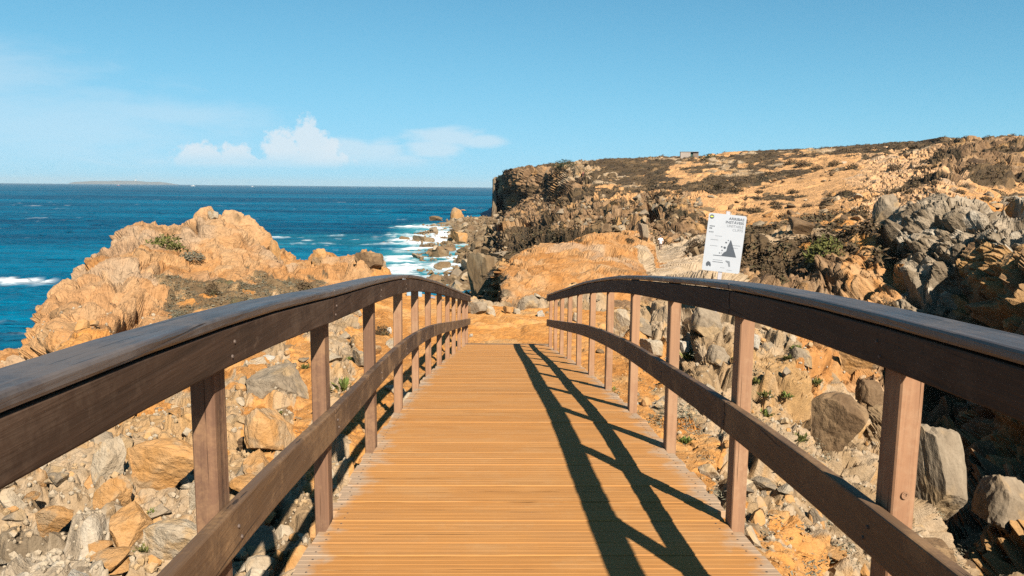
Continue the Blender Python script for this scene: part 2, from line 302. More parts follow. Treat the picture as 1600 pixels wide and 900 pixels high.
azs = np.concatenate([np.linspace(-180, -48, 24, endpoint=False), np.linspace(-48, -36, 24, endpoint=False),
                      np.linspace(-36, 37, int(880 * TQ), endpoint=False), np.linspace(37, 48, 24, endpoint=False), np.linspace(48, 180, 24)])
rows_per = [8, 90, 90, 96, 96, 96, 90, 44, 70, 100, 110, 120, 120, 110, 16, 8]
tv = np.concatenate([k + np.linspace(0, 1, max(3, int(n_ * TQ)), endpoint=False) for k, n_ in enumerate(rows_per[:K - 1])] + [[K - 1.0]])
KR = pchip(CA, CR, azs); KZ = pchip(CA, CZ, azs)         # K x naz
tk = np.arange(K, dtype=float)
LR = np.exp(pchip(tk, KR.T, tv)); LZ = pchip(tk, KZ.T, tv)    # naz x nt
NA, NT = LR.shape
sa, ca = np.sin(np.radians(azs))[:, None], np.cos(np.radians(azs))[:, None]
P = np.stack([LR * sa, LR * ca, LZ], -1)
# surface kind, with ragged borders
flatP = P.reshape(-1, 3)
rad = np.maximum(LR.ravel(), 3)
ls = (rad * 0.09)[:, None]                                # feature size grows with distance
w1 = fbm(flatP / np.exp2(np.round(np.log2(ls))), 4, 11, 0.6); w2 = fbm(flatP / np.exp2(np.round(np.log2(ls))) + 50, 4, 21, 0.6)
tw = np.clip(np.broadcast_to(tv, (NA, NT)).ravel() + 0.75 * w1, 0, K - 1)
aw = np.broadcast_to(azs[:, None], (NA, NT)).ravel() + 2.2 * w2
ki = np.round(tw).astype(int)
ci = np.argmin(np.abs(CA[None, :] - np.clip(np.arange(-180, 180.01, .25), -180, 180)[:, None]), 1)
TY = CT[ki, ci[np.clip(np.round((aw + 180) * 4).astype(int), 0, len(ci) - 1)]]
hs = flatP * np.array([1, .55, 1.6])                      # patches lie along the slope
p1_ = fbm(hs / 14.0, 4, 301, .62); p2_ = fbm(hs / 5.5, 3, 311, .6)
inr = (rad > 52) & (np.broadcast_to(azs[:, None], (NA, NT)).ravel() > 0)
TY = np.where(inr & np.isin(TY, (0, 1)) & (p1_ * .75 + p2_ * .45 > .15), 5, TY)
TY = np.where(inr & (TY == 5) & (p1_ * .5 + p2_ * .6 < -.21), 0, TY)
TY = np.where(inr & (TY == 5) & (p2_ > .12) & (p1_ < -.02), 2, TY)
TY = np.where(inr & (TY == 3) & (p1_ - p2_ * .5 > .12), 5, TY)
TY = np.where((np.broadcast_to(azs[:, None], (NA, NT)).ravel() < -6) & (TY == 5) & ((tw > 5.12) | (tw < 4.5)), 1, TY)   # the scrub keeps to its shelf
# smooth amplitude lookups from the unwarped survey
AMP = {  #      S    O    G    R    W    V    B    P
    'D': np.array([.25, .30, .6, 1.35, 1.1, .4, .9, .2]),
    'A': np.array([.05, .34, .40, .60, .54, .18, .50, .06]),
    'B': np.array([.02, .11, .16, .21, .19, .09, .18, .03]),
    'C': np.array([.012, .028, .045, .045, .05, .02, .03, .015])}
def amp(L):
    a = AMP[L][CT]                                        # K x ncol
    ka = np.stack([np.interp(azs, CA, a[k]) for k in range(K)])      # K x naz
    j = np.clip(np.floor(tv).astype(int), 0, K - 2); f = tv - j
    return (ka[j].T * (1 - f) + ka[j + 1].T * f).ravel()
du = np.gradient(P, axis=0); dv = np.gradient(P, axis=1)
Nn = np.cross(dv, du).reshape(-1, 3); Nn /= np.linalg.norm(Nn, axis=1, keepdims=True) + 1e-9
Nn[Nn[:, 2] < 0] *= -1
disp = np.zeros(len(flatP), np.float32); cid = np.full(len(flatP), .5, np.float32); cidA = cid.copy(); crack = np.ones(len(flatP), np.float32)
def layer(L, cell, mask, seed, zs=0.75, w=0.2):
    idx = np.nonzero(mask)[0]
    p = flatP[idx] / cell; p = p * np.array([1, 1, zs]) + 0.35 * np.stack([fbm(p * 1.3 + 9 * k, 2, 40 + k) for k in range(3)], -1)
    f1, f2, i_, ft = voro(p, seed, .9, True)
    h = sstep(f2 - f1, 0.0, w) * (0.75 + 0.7 * i_ + 1.35 * ft) - .85
    disp[idx] += (amp(L)[idx] * h).astype(np.float32)
    return idx, f2 - f1, i_
r_ = LR.ravel()
inview = np.abs(np.broadcast_to(azs[:, None], (NA, NT)).ravel()) < 47
ix, e_, i_ = layer('D', 7.5, inview & (r_ > 40), 5, 0.85); 
ix, e_, i_ = layer('A', 2.3, inview & ((r_ > 12) | ((r_ > 7.5) & (np.broadcast_to(azs[:, None], (NA, NT)).ravel() > 17))), 6, 0.95); cidA[ix] = i_
ix, e_, i_ = layer('B', 0.75, inview & (r_ < 170), 7, 1.0); cid[ix] = i_; crack[ix] = np.minimum(1, e_ * 6)
ix, e_, i_ = layer('C', 0.2, inview & (r_ < 36) & (r_ > 2), 8, 0.9, 0.3); cid2 = np.full(len(flatP), .5, np.float32); cid2[ix] = i_
far = r_ >= 130; cid[far] = cidA[far]
# bedding: harder and softer layers stand out as ledges
bed = flatP @ np.array([.16, -.10, 1.0]) / .55 + .55 * fbm(flatP / 3.5, 3, 151)
bl = np.floor(bed); bf = bed - bl
lay = _u(_h(bl.astype(np.int64), np.zeros(len(bl), np.int64), np.zeros(len(bl), np.int64), 9))
ledge = (lay - .5) * sstep(bf, 0, .12) * (1 - sstep(bf, .8, 1.0)) * np.clip(.5 + 1.6 * fbm(flatP / 2.2, 2, 155), 0, 1.4)
LEDGE = np.array([.0, .42, .16, .5, .45, .05, .2, .03]); _am = AMP
AMP = dict(_am, L=LEDGE)
disp += (amp('L') * ledge * (r_ > 11)).astype(np.float32)
disp += (amp('B') * 0.55 * fbm(flatP / 1.1, 4, 61)).astype(np.float32)
disp += (amp('D') * 0.35 * fbm(flatP / 9.0, 3, 71) * (r_ > 12)).astype(np.float32)
azf = np.broadcast_to(azs[:, None], (NA, NT)).ravel()
disp *= (1 - .5 * sstep(azf, -.5, 1) * (1 - sstep(azf, 10, 12)) * sstep(r_, 27, 30) * (1 - sstep(r_, 48, 60))).astype(np.float32)      # the orange mound is softer earth
for pts_, wd, dp in CRACKS:                                   # open cracks and notches
    xy_ = [np.array([d_ * math.sin(math.radians(a_)), d_ * math.cos(math.radians(a_))]) for a_, d_ in pts_]
    best = np.full(len(flatP), 1e9)
    for p0, p1 in zip(xy_[:-1], xy_[1:]):
        d_ = p1 - p0; L_ = (d_ ** 2).sum(); t_ = np.clip(((flatP[:, :2] - p0) @ d_) / L_, 0, 1)
        q_ = flatP[:, :2] - p0 - t_[:, None] * d_; best = np.minimum(best, np.sqrt((q_ ** 2).sum(1)))
    disp -= (dp * np.exp(-(best / wd) ** 2) * (best < wd * 4)).astype(np.float32)
damp_near = sstep(r_, 2.0, 4.0)
P2 = flatP + Nn * (disp * damp_near)[:, None]
P2[:, 2] += EYE
GRID = P2.reshape(NA, NT, 3)
# keep the walked path even where it leaves the deck
def ground(az, r):
    """world point of the displaced ground at azimuth az (deg), distance r"""
    i = int(np.argmin(np.abs(azs - az))); j = int(np.argmin(np.abs(LR[i] - r)))
    return GRID[i, j]
#--TERRAIN END

# ------------------------------------------------------------------ colours of the ground (what the stuff is, not how it is lit)
PAL = np.array([
 [(.62, .275, .070), (.66, .32, .10), (.52, .215, .05), (.62, .36, .15)],     # S ochre sand
 [(.60, .275, .085), (.65, .345, .14), (.46, .20, .055), (.62, .38, .19)],    # O ochre sandstone
 [(.40, .265, .14), (.50, .37, .24), (.19, .125, .07), (.60, .33, .115)],    # G grey and ochre rubble
 [(.25, .145, .072), (.38, .235, .125), (.075, .047, .028), (.50, .255, .08)],   # R rugged brown rock
 [(.47, .37, .26), (.26, .195, .125), (.64, .57, .46), (.14, .098, .06)],     # W pale limestone with lichen
 [(.070, .044, .022), (.11, .072, .036), (.058, .050, .022), (.28, .17, .08)],   # V brown scrub
 [(.20, .13, .07), (.30, .21, .12), (.11, .07, .04), (.34, .26, .17)],       # B shore rock
 [(.55, .40, .25), (.60, .45, .30), (.48, .34, .20), (.56, .43, .30)]])      # P pale trodden sand
PAL = PAL * .62; PAL[5] *= 1.2
n1 = fbm(flatP / np.exp2(np.round(np.log2(ls * .35))), 5, 81, .6); n2 = fbm(flatP / np.exp2(np.round(np.log2(ls * .12))) + 31, 3, 91, .6)
sel = np.clip((cid * 0.55 + cid2 * 0.15 + 0.30 * (n1 * 1.3 + .5) + .22 * n2), 0, .999)
k0 = np.minimum((sel * 3).astype(int), 2); fr = (sel * 3 - k0)[:, None]
order = np.array([2, 0, 1, 3]); PO = PAL[:, order]                             # dark, base, light, odd
CC = PO[TY, k0] * (1 - fr) + PO[TY, k0 + 1] * fr
# far sand is paler
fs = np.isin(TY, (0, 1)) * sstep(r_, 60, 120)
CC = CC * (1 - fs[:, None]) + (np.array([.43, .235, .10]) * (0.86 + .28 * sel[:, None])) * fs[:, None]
# grey lichen and yellow lichen patches on rock
lich = sstep(n1 * .6 + n2 * .6, .25, .55) * np.isin(TY, (3, 4, 6)) * 0.35
CC = CC * (1 - lich[:, None]) + np.array([.31, .245, .17]) * lich[:, None]
yl = sstep(fbm(flatP / 5.0, 4, 131), .22, .5) * np.isin(TY, (2, 3)) * 0.6
CC = CC * (1 - yl[:, None]) + np.array([.35, .195, .07]) * yl[:, None]
pk = sstep(fbm(flatP / 6.5, 3, 171) * .9 + (flatP[:, 2] + 3.3) * .45, -.1, .7) * (TY == 1) * .42       # paler, pinker stone higher on the outcrops
CC = CC * (1 - pk[:, None]) + np.array([.44, .285, .165]) * (.85 + .3 * sel[:, None]) * pk[:, None]
stn = sstep(n2 * .8 + fbm(flatP / np.array([1.6, 1.6, 5.0]), 4, 181, .6) * .8, .30, .62) * (TY == 1) * .62      # dark weathering stains running down the sandstone
CC = CC * (1 - stn[:, None]) + np.array([.15, .088, .04]) * stn[:, None]
gry = sstep(fbm(flatP / 3.1, 4, 191, .62), .16, .42) * (TY == 1) * .45
CC = CC * (1 - gry[:, None]) + np.array([.33, .27, .20]) * gry[:, None]
lw_ = (np.broadcast_to(azs[:, None], (NA, NT)).ravel() < -6)
CC = CC * np.where(lw_ & (TY == 5), 2.0, np.where(lw_ & (TY == 1), .84, np.where((TY == 1) & (r_ < 60), .92, 1.0)))[:, None]
wet = sstep(-P2[:, 2], -1.6, -0.2) * (r_ > 55)
CC = CC * (1 - 0.5 * wet[:, None])
CC = np.clip(CC * .84, 0.015, .8).astype(np.float32)

def rock_mat(name, detail):
    m, q, p = principled(name)
    a = q.new('ShaderNodeVertexColor', layer_name='Col').outputs[0]
    o = q.new('ShaderNodeTexCoord').outputs['Object']
    f1 = q.noise(o, detail, 6, .65); f2 = q.noise(o, detail * 6, 4, .6)
    v = q.m('ADD', q.m('MULTIPLY', f1, .75), q.m('MULTIPLY', f2, .45))
    k = q.mr(v, .3, .9, .62, 1.32)
    mul = q.mix(1.0, a, (1, 1, 1), 'MULTIPLY'); n = mul.node
    cc = q.new('ShaderNodeCombineColor')
    for i in range(3): q.l.new(k, cc.inputs[i])
    q.l.new(cc.outputs[0], n.inputs[7]); q.l.new(mul, p.inputs['Base Color'])
    p.inputs['Roughness'].default_value = 0.92; p.inputs['Specular IOR Level'].default_value = 0.2
    b = q.new('ShaderNodeBump'); b.inputs['Strength'].default_value = 0.7; b.inputs['Distance'].default_value = 0.45 / detail
    q.l.new(v, b.inputs['Height']); q.l.new(b.outputs[0], p.inputs['Normal'])
    return m
ROCK_NEAR = rock_mat('near_ground', 7.0); ROCK_MID = rock_mat('weathered_rock', 2.2); ROCK_FAR = rock_mat('cliff_rock', 0.55)
I, J = np.meshgrid(np.arange(NA - 1), np.arange(NT - 1), indexing='ij')
am = .5 * (azs[I] + azs[I + 1]); tm = .5 * (tv[J] + tv[J + 1])
zone = np.zeros(I.shape, int)
zone[(tm > 4) & (am < -7.3) & (am > -70)] = 1
zone[(tm > 7) & (am < -0.24) & (am > -70)] = 3
zone[(tm > 7) & (am >= -0.24) & (am < 60)] = 4
zone[(tm > 7) & (tm < 9) & (am >= -.24) & (am < 10.5)] = 2
zone[(tm >= 9) & (am >= -.24) & (am < 180)] = 5
for zi, (nm, mt) in enumerate([('ground', ROCK_NEAR), ('rock_outcrop', ROCK_MID), ('sandstone_mound', ROCK_MID),
                               ('rocky_shore', ROCK_FAR), ('ravine', ROCK_MID), ('headland', ROCK_FAR)]):
    sel_ = (zone == zi) & ~((np.maximum(P2[:, 2].reshape(NA, NT)[I, J], P2[:, 2].reshape(NA, NT)[I + 1, J + 1]) < -2.2) & (LR[I, J] > 48))   # nothing below the water line is ever seen
    fi, fj = I[sel_], J[sel_]
    q = np.stack([fi * NT + fj, (fi + 1) * NT + fj, (fi + 1) * NT + fj + 1, fi * NT + fj + 1], 1)
    uq, inv = np.unique(q, return_inverse=True)
    me = mesh_np(nm, P2[uq], inv.reshape(q.shape), smooth=False)
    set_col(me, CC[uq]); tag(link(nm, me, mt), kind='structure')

# ------------------------------------------------------------------ sea
sr = np.exp(np.linspace(math.log(42), math.log(16000), int(430 * TQ))); s_az = np.concatenate([np.linspace(-150, -36, 60, endpoint=False), np.linspace(-36, 3, int(460 * TQ)), np.linspace(3.4, 60, 40)])
A_, R_ = np.meshgrid(s_az, sr, indexing='ij')
X = R_ * np.sin(np.radians(A_)); Y = R_ * np.cos(np.radians(A_))
xy = np.stack([X.ravel(), Y.ravel(), np.zeros(X.size)], 1)
rr = R_.ravel(); aa = A_.ravel()
def nz(sx, sy, rot, seed, o=4, g_=.55):
    c_, s_ = math.cos(rot), math.sin(rot)
    return fbm(np.stack([(xy[:, 0] * c_ + xy[:, 1] * s_) / sx, (-xy[:, 0] * s_ + xy[:, 1] * c_) / sy, xy[:, 2] + seed * 3.7], 1), o, seed, g_)
swell = nz(150, 26, 0.10, 201, 2); chop = nz(11, 3.6, 0.12, 211, 4, .6); fine = nz(2.6, 1.1, .05, 221, 3)
big = nz(420, 120, .1, 241, 2)
fade = np.clip(260 / rr, 0, 1)
Zs = 0.85 * (1 - np.abs(swell) * 1.6) * (0.6 + .6 * big) + (0.62 * (1 - 1.5 * np.abs(chop)) + 0.18 * fine) * np.clip(fade * 1.4, 0, 1)
# a breaking swell off the point and one by the outcrop
def line(a0, r0, a1, r1, w, wob=0.0):
    p0 = np.array([r0 * math.sin(R(a0)), r0 * math.cos(R(a0))]); p1 = np.array([r1 * math.sin(R(a1)), r1 * math.cos(R(a1))])
    d = p1 - p0; L = np.linalg.norm(d); d /= L; n_ = np.array([-d[1], d[0]])
    if n_[1] < 0: n_ = -n_
    q = xy[:, :2] - p0; u = q @ d; v = q @ n_ + wob * np.sin(u / 9.0)
    return np.clip(u / L, -.2, 1.2), v, L
u, v, L = line(-8.5, 345, -1.5, 318, 1)
lip = np.exp(-(v / 7.0) ** 2) * sstep(u, -.1, .25) * (1 - sstep(u, .85, 1.1)); Zs += 2.4 * lip
u2, v2, L2 = line(-36, 118, -26, 108, 1, 1.0)
lip2 = np.exp(-(v2 / 3.0) ** 2) * (1 - sstep(u2, .75, 1.1)); Zs += .9 * lip2
fo = np.zeros(len(rr))
for a0, r0, sa_, sr_, k_ in [(-4.9, 182, 3.2, 50, 1.2), (-4.6, 232, 3.2, 24, 1.2), (-6.8, 130, 2.7, 26, 1.1), (-3.6, 118, 2.6, 30, 1.1), (-3.0, 150, 2.0, 36, 1.1), (-6.5, 102, 3.5, 14, 1.0),
                            (-9.5, 165, 4.5, 55, .42), (-31, 70, 4.0, 6, .25), (-14, 180, 9, 55, .40), (-24, 140, 9, 40, .32), (-12, 108, 4, 14, .45)]:
    fo = np.maximum(fo, k_ * np.exp(-(((aa - a0) / sa_) ** 2 + ((rr - r0) / sr_) ** 2)))
fn = nz(9, 3.0, .15, 231, 5, .62); fn2 = nz(34, 7, .1, 251, 4, .6)
foam = sstep(np.minimum(fo, .92) + .95 * fn + .65 * fn2, .62, 1.05) * np.where(fo > .05, 1, 0)
foam = np.maximum(foam, sstep(np.exp(-((v2 + 2.2) / 1.7) ** 2) * (1 - sstep(u2, .55, .95)) + .35 * fn, .5, .8))
streak = sstep(fn2 * .7 + fn * .6, .38, .72) * sstep(rr, 55, 75) * (1 - sstep(rr, 300, 1100)) * .42
foam = np.clip(np.maximum(foam, streak), 0, 1)
turb = sstep(fo + .25 * fn2, .18, .8)
sv = np.stack([xy[:, 0], xy[:, 1], Zs + .25 * foam], 1)
nA, nR = A_.shape
i_, j_ = np.meshgrid(np.arange(nA - 1), np.arange(nR - 1), indexing='ij'); i_, j_ = i_.ravel(), j_.ravel()
me = mesh_np('sea', sv, np.stack([i_ * nR + j_, (i_ + 1) * nR + j_, (i_ + 1) * nR + j_ + 1, i_ * nR + j_ + 1], 1), True)
set_col(me, np.stack([foam, turb, np.zeros_like(foam)], 1), 'Foam')
m, q, p = principled('sea_water')
fc = q.new('ShaderNodeSeparateColor'); q.l.new(q.new('ShaderNodeVertexColor', layer_name='Foam').outputs[0], fc.inputs[0])
ob = q.new('ShaderNodeTexCoord').outputs['Object']
deepn = q.noise(q.mapping(ob, (.002, .012, 1)), 1.0, 4)  # lighter bands of reflecting wave faces, painted into the water colour
deepn = q.m('ADD', q.m('MULTIPLY', deepn, .6), q.m('MULTIPLY', q.noise(q.mapping(ob, (.022, .16, 1)), 1.0, 4, .6), .42))
deep = q.mix(q.mr(deepn, .42, .62), (.0, .032, .070), (.0, .090, .160))
wat = q.mix(fc.outputs[1], deep, (.021, .16, .195))
foamn = q.noise(q.mapping(ob, (.5, 1.1, 1)), 1.4, 5, .7)
ff = q.m('MULTIPLY', fc.outputs[0], q.mr(foamn, .3, .55, .45, 1.0))
b = q.new('ShaderNodeBump'); b.inputs['Strength'].default_value = 1.0; b.inputs['Distance'].default_value = .8
hn = q.m('ADD', q.noise(q.mapping(ob, (.16, .55, 1)), 1.0, 5, .6), q.m('MULTIPLY', q.noise(q.mapping(ob, (.02, .11, 1)), 1.0, 3, .5), 3.0))
q.l.new(hn, b.inputs['Height']); 
df = q.new('ShaderNodeBsdfDiffuse'); q.l.new(q.mix(ff, wat, (.56, .58, .59)), df.inputs[0]); q.l.new(b.outputs[0], df.inputs['Normal'])
gl = q.new('ShaderNodeBsdfGlossy'); gl.inputs['Roughness'].default_value = .22; gl.inputs[0].default_value = (.75, .9, 1, 1); q.l.new(b.outputs[0], gl.inputs['Normal'])
lw = q.new('ShaderNodeLayerWeight'); lw.inputs[0].default_value = .35; q.l.new(b.outputs[0], lw.inputs['Normal'])
rough_sea = q.m('MULTIPLY', q.mr(lw.outputs['Facing'], .3, 1.0, .015, .13), q.m('SUBTRACT', 1.0, ff))     # a ruffled sea mirrors only part of the sky
ms = q.new('ShaderNodeMixShader'); q.l.new(rough_sea, ms.inputs[0]); q.l.new(df.outputs[0], ms.inputs[1]); q.l.new(gl.outputs[0], ms.inputs[2])
q.l.new(ms.outputs[0], q.n['Material Output'].inputs['Surface']); q.n.remove(p)
tag(link('sea', me, m), kind='structure')

# ------------------------------------------------------------------ wood
def wood_mat(name, dark, light, worn, axis='y', grain=1.0, rough=(.55, .8), worn_amt=.35, spec=.35, dust=None, dust_amt=0.0, edge=None, con=(.34, .70), reeds=0.0):
    dark, light, worn, dust, edge = (tuple(.84 * v_ for v_ in c_) if c_ else c_ for c_ in (dark, light, worn, dust, edge))
    m, q, p = principled(name)
    o = q.new('ShaderNodeTexCoord').outputs['Object']
    info = q.new('ShaderNodeObjectInfo').outputs['Random']
    off = q.new('ShaderNodeCombineXYZ')
    for i_, k_ in enumerate((37.0, 91.0, 53.0)): q.l.new(q.m('MULTIPLY', info, k_), off.inputs[i_])
    add = q.new('ShaderNodeVectorMath', operation='ADD'); q.l.new(o, add.inputs[0]); q.l.new(off.outputs[0], add.inputs[1])
    v = add.outputs[0]
    st = {'x': (1.6, 45, 45), 'y': (45, 1.6, 45), 'z': (45, 45, 1.6)}[axis]
    st2 = {'x': (.7, 9, 9), 'y': (9, .7, 9), 'z': (9, 9, .7)}[axis]
    gr = q.noise(q.mapping(v, st), grain, 5, .6, .6); gb = q.noise(q.mapping(v, st2), grain, 4, .6, .9); pt = q.noise(v, 3.1, 6, .68); spk = q.noise(v, 60, 3, .6)
    base = q.mix(q.mr(q.m('ADD', q.m('MULTIPLY', gr, .6), q.m('MULTIPLY', gb, .5)), *con, 0, 1), dark, light)
    base = q.mix(q.mr(info, 0, 1, 0, .28), base, worn)
    base = q.mix(q.m('MULTIPLY', q.mr(q.m('ADD', pt, q.m('MULTIPLY', spk, .25)), .58, .78, 0, 1, True), worn_amt), base, worn)
    scf = q.m('MULTIPLY', q.mr(q.noise(q.mapping(v, {'x': (2.2, 9, 9), 'y': (9, 2.2, 9), 'z': (9, 9, 2.2)}[axis]), 1.0, 6, .78, 1.2), .62, .74, 0, 1, True), .5)
    base = q.mix(scf, base, tuple(min(.4, w_ * 1.35) for w_ in worn))                  # scuffs and bleached patches
    chk = q.mr(q.noise(q.mapping(v, {'x': (.9, 70, 70), 'y': (70, .9, 70), 'z': (70, 70, .9)}[axis]), .8, 3, .55, .3), .655, .70, 0, 1, True)     # drying cracks
    base = q.mix(q.m('MULTIPLY', chk, .75), base, tuple(.25 * d_ for d_ in dark))
    if dust: base = q.mix(q.m('MULTIPLY', q.mr(q.noise(v, 1.7, 5, .65), .38, .62, .25, 1, True), dust_amt), base, dust)
    if edge:                                                   # bleached board ends beside the railings
        ox = q.new('ShaderNodeSeparateXYZ'); q.l.new(o, ox.inputs[0])
        d_ = q.m('ABSOLUTE', q.m('SUBTRACT', ox.outputs[0], .185))
        e_ = q.mr(q.m('ADD', d_, q.m('MULTIPLY', q.m('SUBTRACT', q.noise(q.new('ShaderNodeNewGeometry').outputs['Position'], 4.5, 4, .65), .5), .55)), .90, 1.06, 0, .75, True)
        base = q.mix(e_, base, edge)
    q.l.new(base, p.inputs['Base Color']); q.l.new(q.mr(pt, .3, .7, *rough), p.inputs['Roughness']); p.inputs['Specular IOR Level'].default_value = spec
    b = q.new('ShaderNodeBump'); b.inputs['Strength'].default_value = .9; b.inputs['Distance'].default_value = .004
    hgt = q.m('SUBTRACT', q.m('ADD', gr, q.m('MULTIPLY', gb, .7)), q.m('MULTIPLY', chk, 1.2))
    if reeds:                                                  # milled anti-slip grooves along the board
        oy = q.new('ShaderNodeSeparateXYZ'); q.l.new(o, oy.inputs[0])
        hgt = q.m('ADD', hgt, q.m('MULTIPLY', q.m('SINE', q.m('MULTIPLY', oy.outputs[1], 6.2832 / .0175)), reeds))
    q.l.new(hgt, b.inputs['Height']); q.l.new(b.outputs[0], p.inputs['Normal'])
    return m
W_DECK = wood_mat('dusty_deck_wood', (.28, .118, .031), (.385, .18, .056), (.39, .23, .105), 'x', 1.0, (.75, .95), .4, .15, (.385, .175, .050), .7, (.33, .255, .185), con=(.36, .68))
W_POST = wood_mat('pink_brown_post_wood', (.165, .082, .046), (.29, .152, .080), (.33, .205, .12), 'z', .8, (.6, .85), .5, .25, con=(.38, .66))
W_POST_OLD = wood_mat('reddish_weathered_post_wood', (.075, .040, .027), (.165, .088, .053), (.27, .155, .08), 'z', .8, (.6, .85), .6, .22, con=(.38, .66))
W_RAIL = wood_mat('dark_stained_rail_wood', (.010, .005, .0033), (.052, .027, .016), (.12, .078, .052), 'y', 1.0, (.6, .85), .42, .14, con=(.40, .66))
W_CAP = wood_mat('greyed_cap_wood', (.020, .0145, .013), (.075, .058, .052), (.13, .105, .09), 'y', 1.0, (.34, .62), .45, .6, con=(.40, .66))
W_LOW = wood_mat('worn_lower_rail_wood', (.022, .0125, .009), (.072, .042, .027), (.26, .15, .07), 'y', 1.0, (.55, .8), .6, .3, con=(.38, .66))
W_BEAM = wood_mat('weathered_beam_wood', (.09, .06, .035), (.15, .095, .06), (.18, .13, .09), 'y', 1.0, (.7, .9), .4, .2)

# ------------------------------------------------------------------ footbridge
dk = np.array([(-17, -3.55), (-14, -2.95), (-10, -2.24), (-5, -1.70), (-1, -1.505), (1, -1.525), (2.2, -1.575), (3.6, -1.672), (5.1, -1.792), (6.6, -1.95), (8, -2.142), (9.5, -2.35),
               (11, -2.575), (12.4, -2.80), (14, -3.07), (15.4, -3.30), (16.6, -3.49), (19, -3.85)])
def deck_z(y): return float(pchip(dk[:, 0], dk[:, 1], np.array([y]))[0]) + EYE
def deck_slope(y): return (deck_z(y + .05) - deck_z(y - .05)) / .1
bridge = empty('footbridge', (0.17, 0, deck_z(0)))
tag(bridge, 'arched timber footbridge with brown handrails crossing the rocky gully', 'footbridge')
BO = Vector(bridge.location)
def part(name, me, mat, loc, rx=0.0, rz=0.0, parent=bridge):
    o = link(name, me, mat, parent); o.location = Vector(loc) - (BO if parent is bridge else Vector((0, 0, 0))); o.rotation_euler = (rx, 0, rz)
    return o
XL, XR = -.8275, 1.18
def bend(y): return 0.0 if y < 9 else .15 * (y - 9) / 8.5
post_y = [3.63 + 1.465 * (n - 2) for n in range(-4, 12)]
# deck boards: full ones and ones notched round the posts, laid as short rows of planks
bw, gap = .1405, .0040
def board_mesh(nm, x0, x1):
    """a plank with two milled grooves along its top"""
    h, e, gw, gd = bw / 2, .003, .0020, .0017
    pr = [(-h, -.035), (-h, -e), (-h + e, 0)]
    for c_ in (-bw / 6, bw / 6): pr += [(c_ - gw, 0), (c_ - gw * .4, -gd), (c_ + gw * .4, -gd), (c_ + gw, 0)]
    pr += [(h - e, 0), (h, -e), (h, -.035)]
    bm = bmesh.new(); A = [bm.verts.new((x0, y_, z_)) for y_, z_ in pr]; B = [bm.verts.new((x1, y_, z_)) for y_, z_ in pr]; n = len(pr)
    for k in range(n): bm.faces.new((A[k], A[(k + 1) % n], B[(k + 1) % n], B[k]))
    bm.faces.new(A[::-1]); bm.faces.new(B); bmesh.ops.recalc_face_normals(bm, faces=bm.faces)
    me = bm_mesh(nm, bm); me.materials.append(W_DECK); return me
boards = {}
sb_ = bmesh.new(); bmesh.ops.create_cone(sb_, cap_ends=True, segments=8, radius1=.0055, radius2=.0045, depth=.002); SCREW = bm_mesh('screw', sb_); SCREW.materials.append(flat_mat('screw_head', (.06, .045, .035), .6, .3, 200, .4))
y = -6.0; ph = 0
while y < 17.55:
    notch = any(abs(y - (py + .05)) < .05 + bw / 2 + .004 for py in post_y)
    rnd = random.Random(int(y * 1000)); dl, dr_ = rnd.choice((-.012, 0, .008)), rnd.choice((-.01, 0, .012))
    xl = (XL + .006 if notch else XL - .035 + dl) + bend(y); xr = XR - .006 if notch else XR + .045 + dr_
    key = (round(xl, 3), round(xr, 3))
    if key not in boards: boards[key] = board_mesh('deck_board', xl, xr)
    s = math.atan(deck_slope(y))
    o = part('deck_board', boards[key], None, (0, y, deck_z(y) + rnd.uniform(-.0025, .0025)), s + rnd.uniform(-.006, .006), rnd.uniform(-.0018, .0018))
    if 1.4 < y < 10.2:
        for sx_ in (xl + .055, xr - .055):
            for sy_ in (-.035, .035):
                sc_ = link('screw', SCREW, None, o); sc_.location = (sx_ + rnd.uniform(-.004, .004), sy_ + rnd.uniform(-.004, .004), .0006)
    y += (bw + rnd.choice((.0012, .002, .003, .005, .0055))) * math.cos(s)
# bearers beneath, following the arch in straight lengths
for xb in (XL + .12, .17, XR - .12):
    for k_ in range(-4, 12):
        y0, y1 = post_y[0] + 1.465 * (k_ + 4), post_y[0] + 1.465 * (k_ + 5)
        if y1 > 17.6: y1 = 17.55
        if y0 > 17.3: continue
        z0, z1 = deck_z(y0) - .042, deck_z(y1) - .042
        L = math.hypot(y1 - y0, z1 - z0)
        part('bearer', box_mesh('bearer', -.06, .06, 0.002, L - .002, -.26, 0, bev=.006), W_BEAM, (xb + bend(y0) * (xb < 0), y0, z0), math.atan2(z1 - z0, y1 - y0))
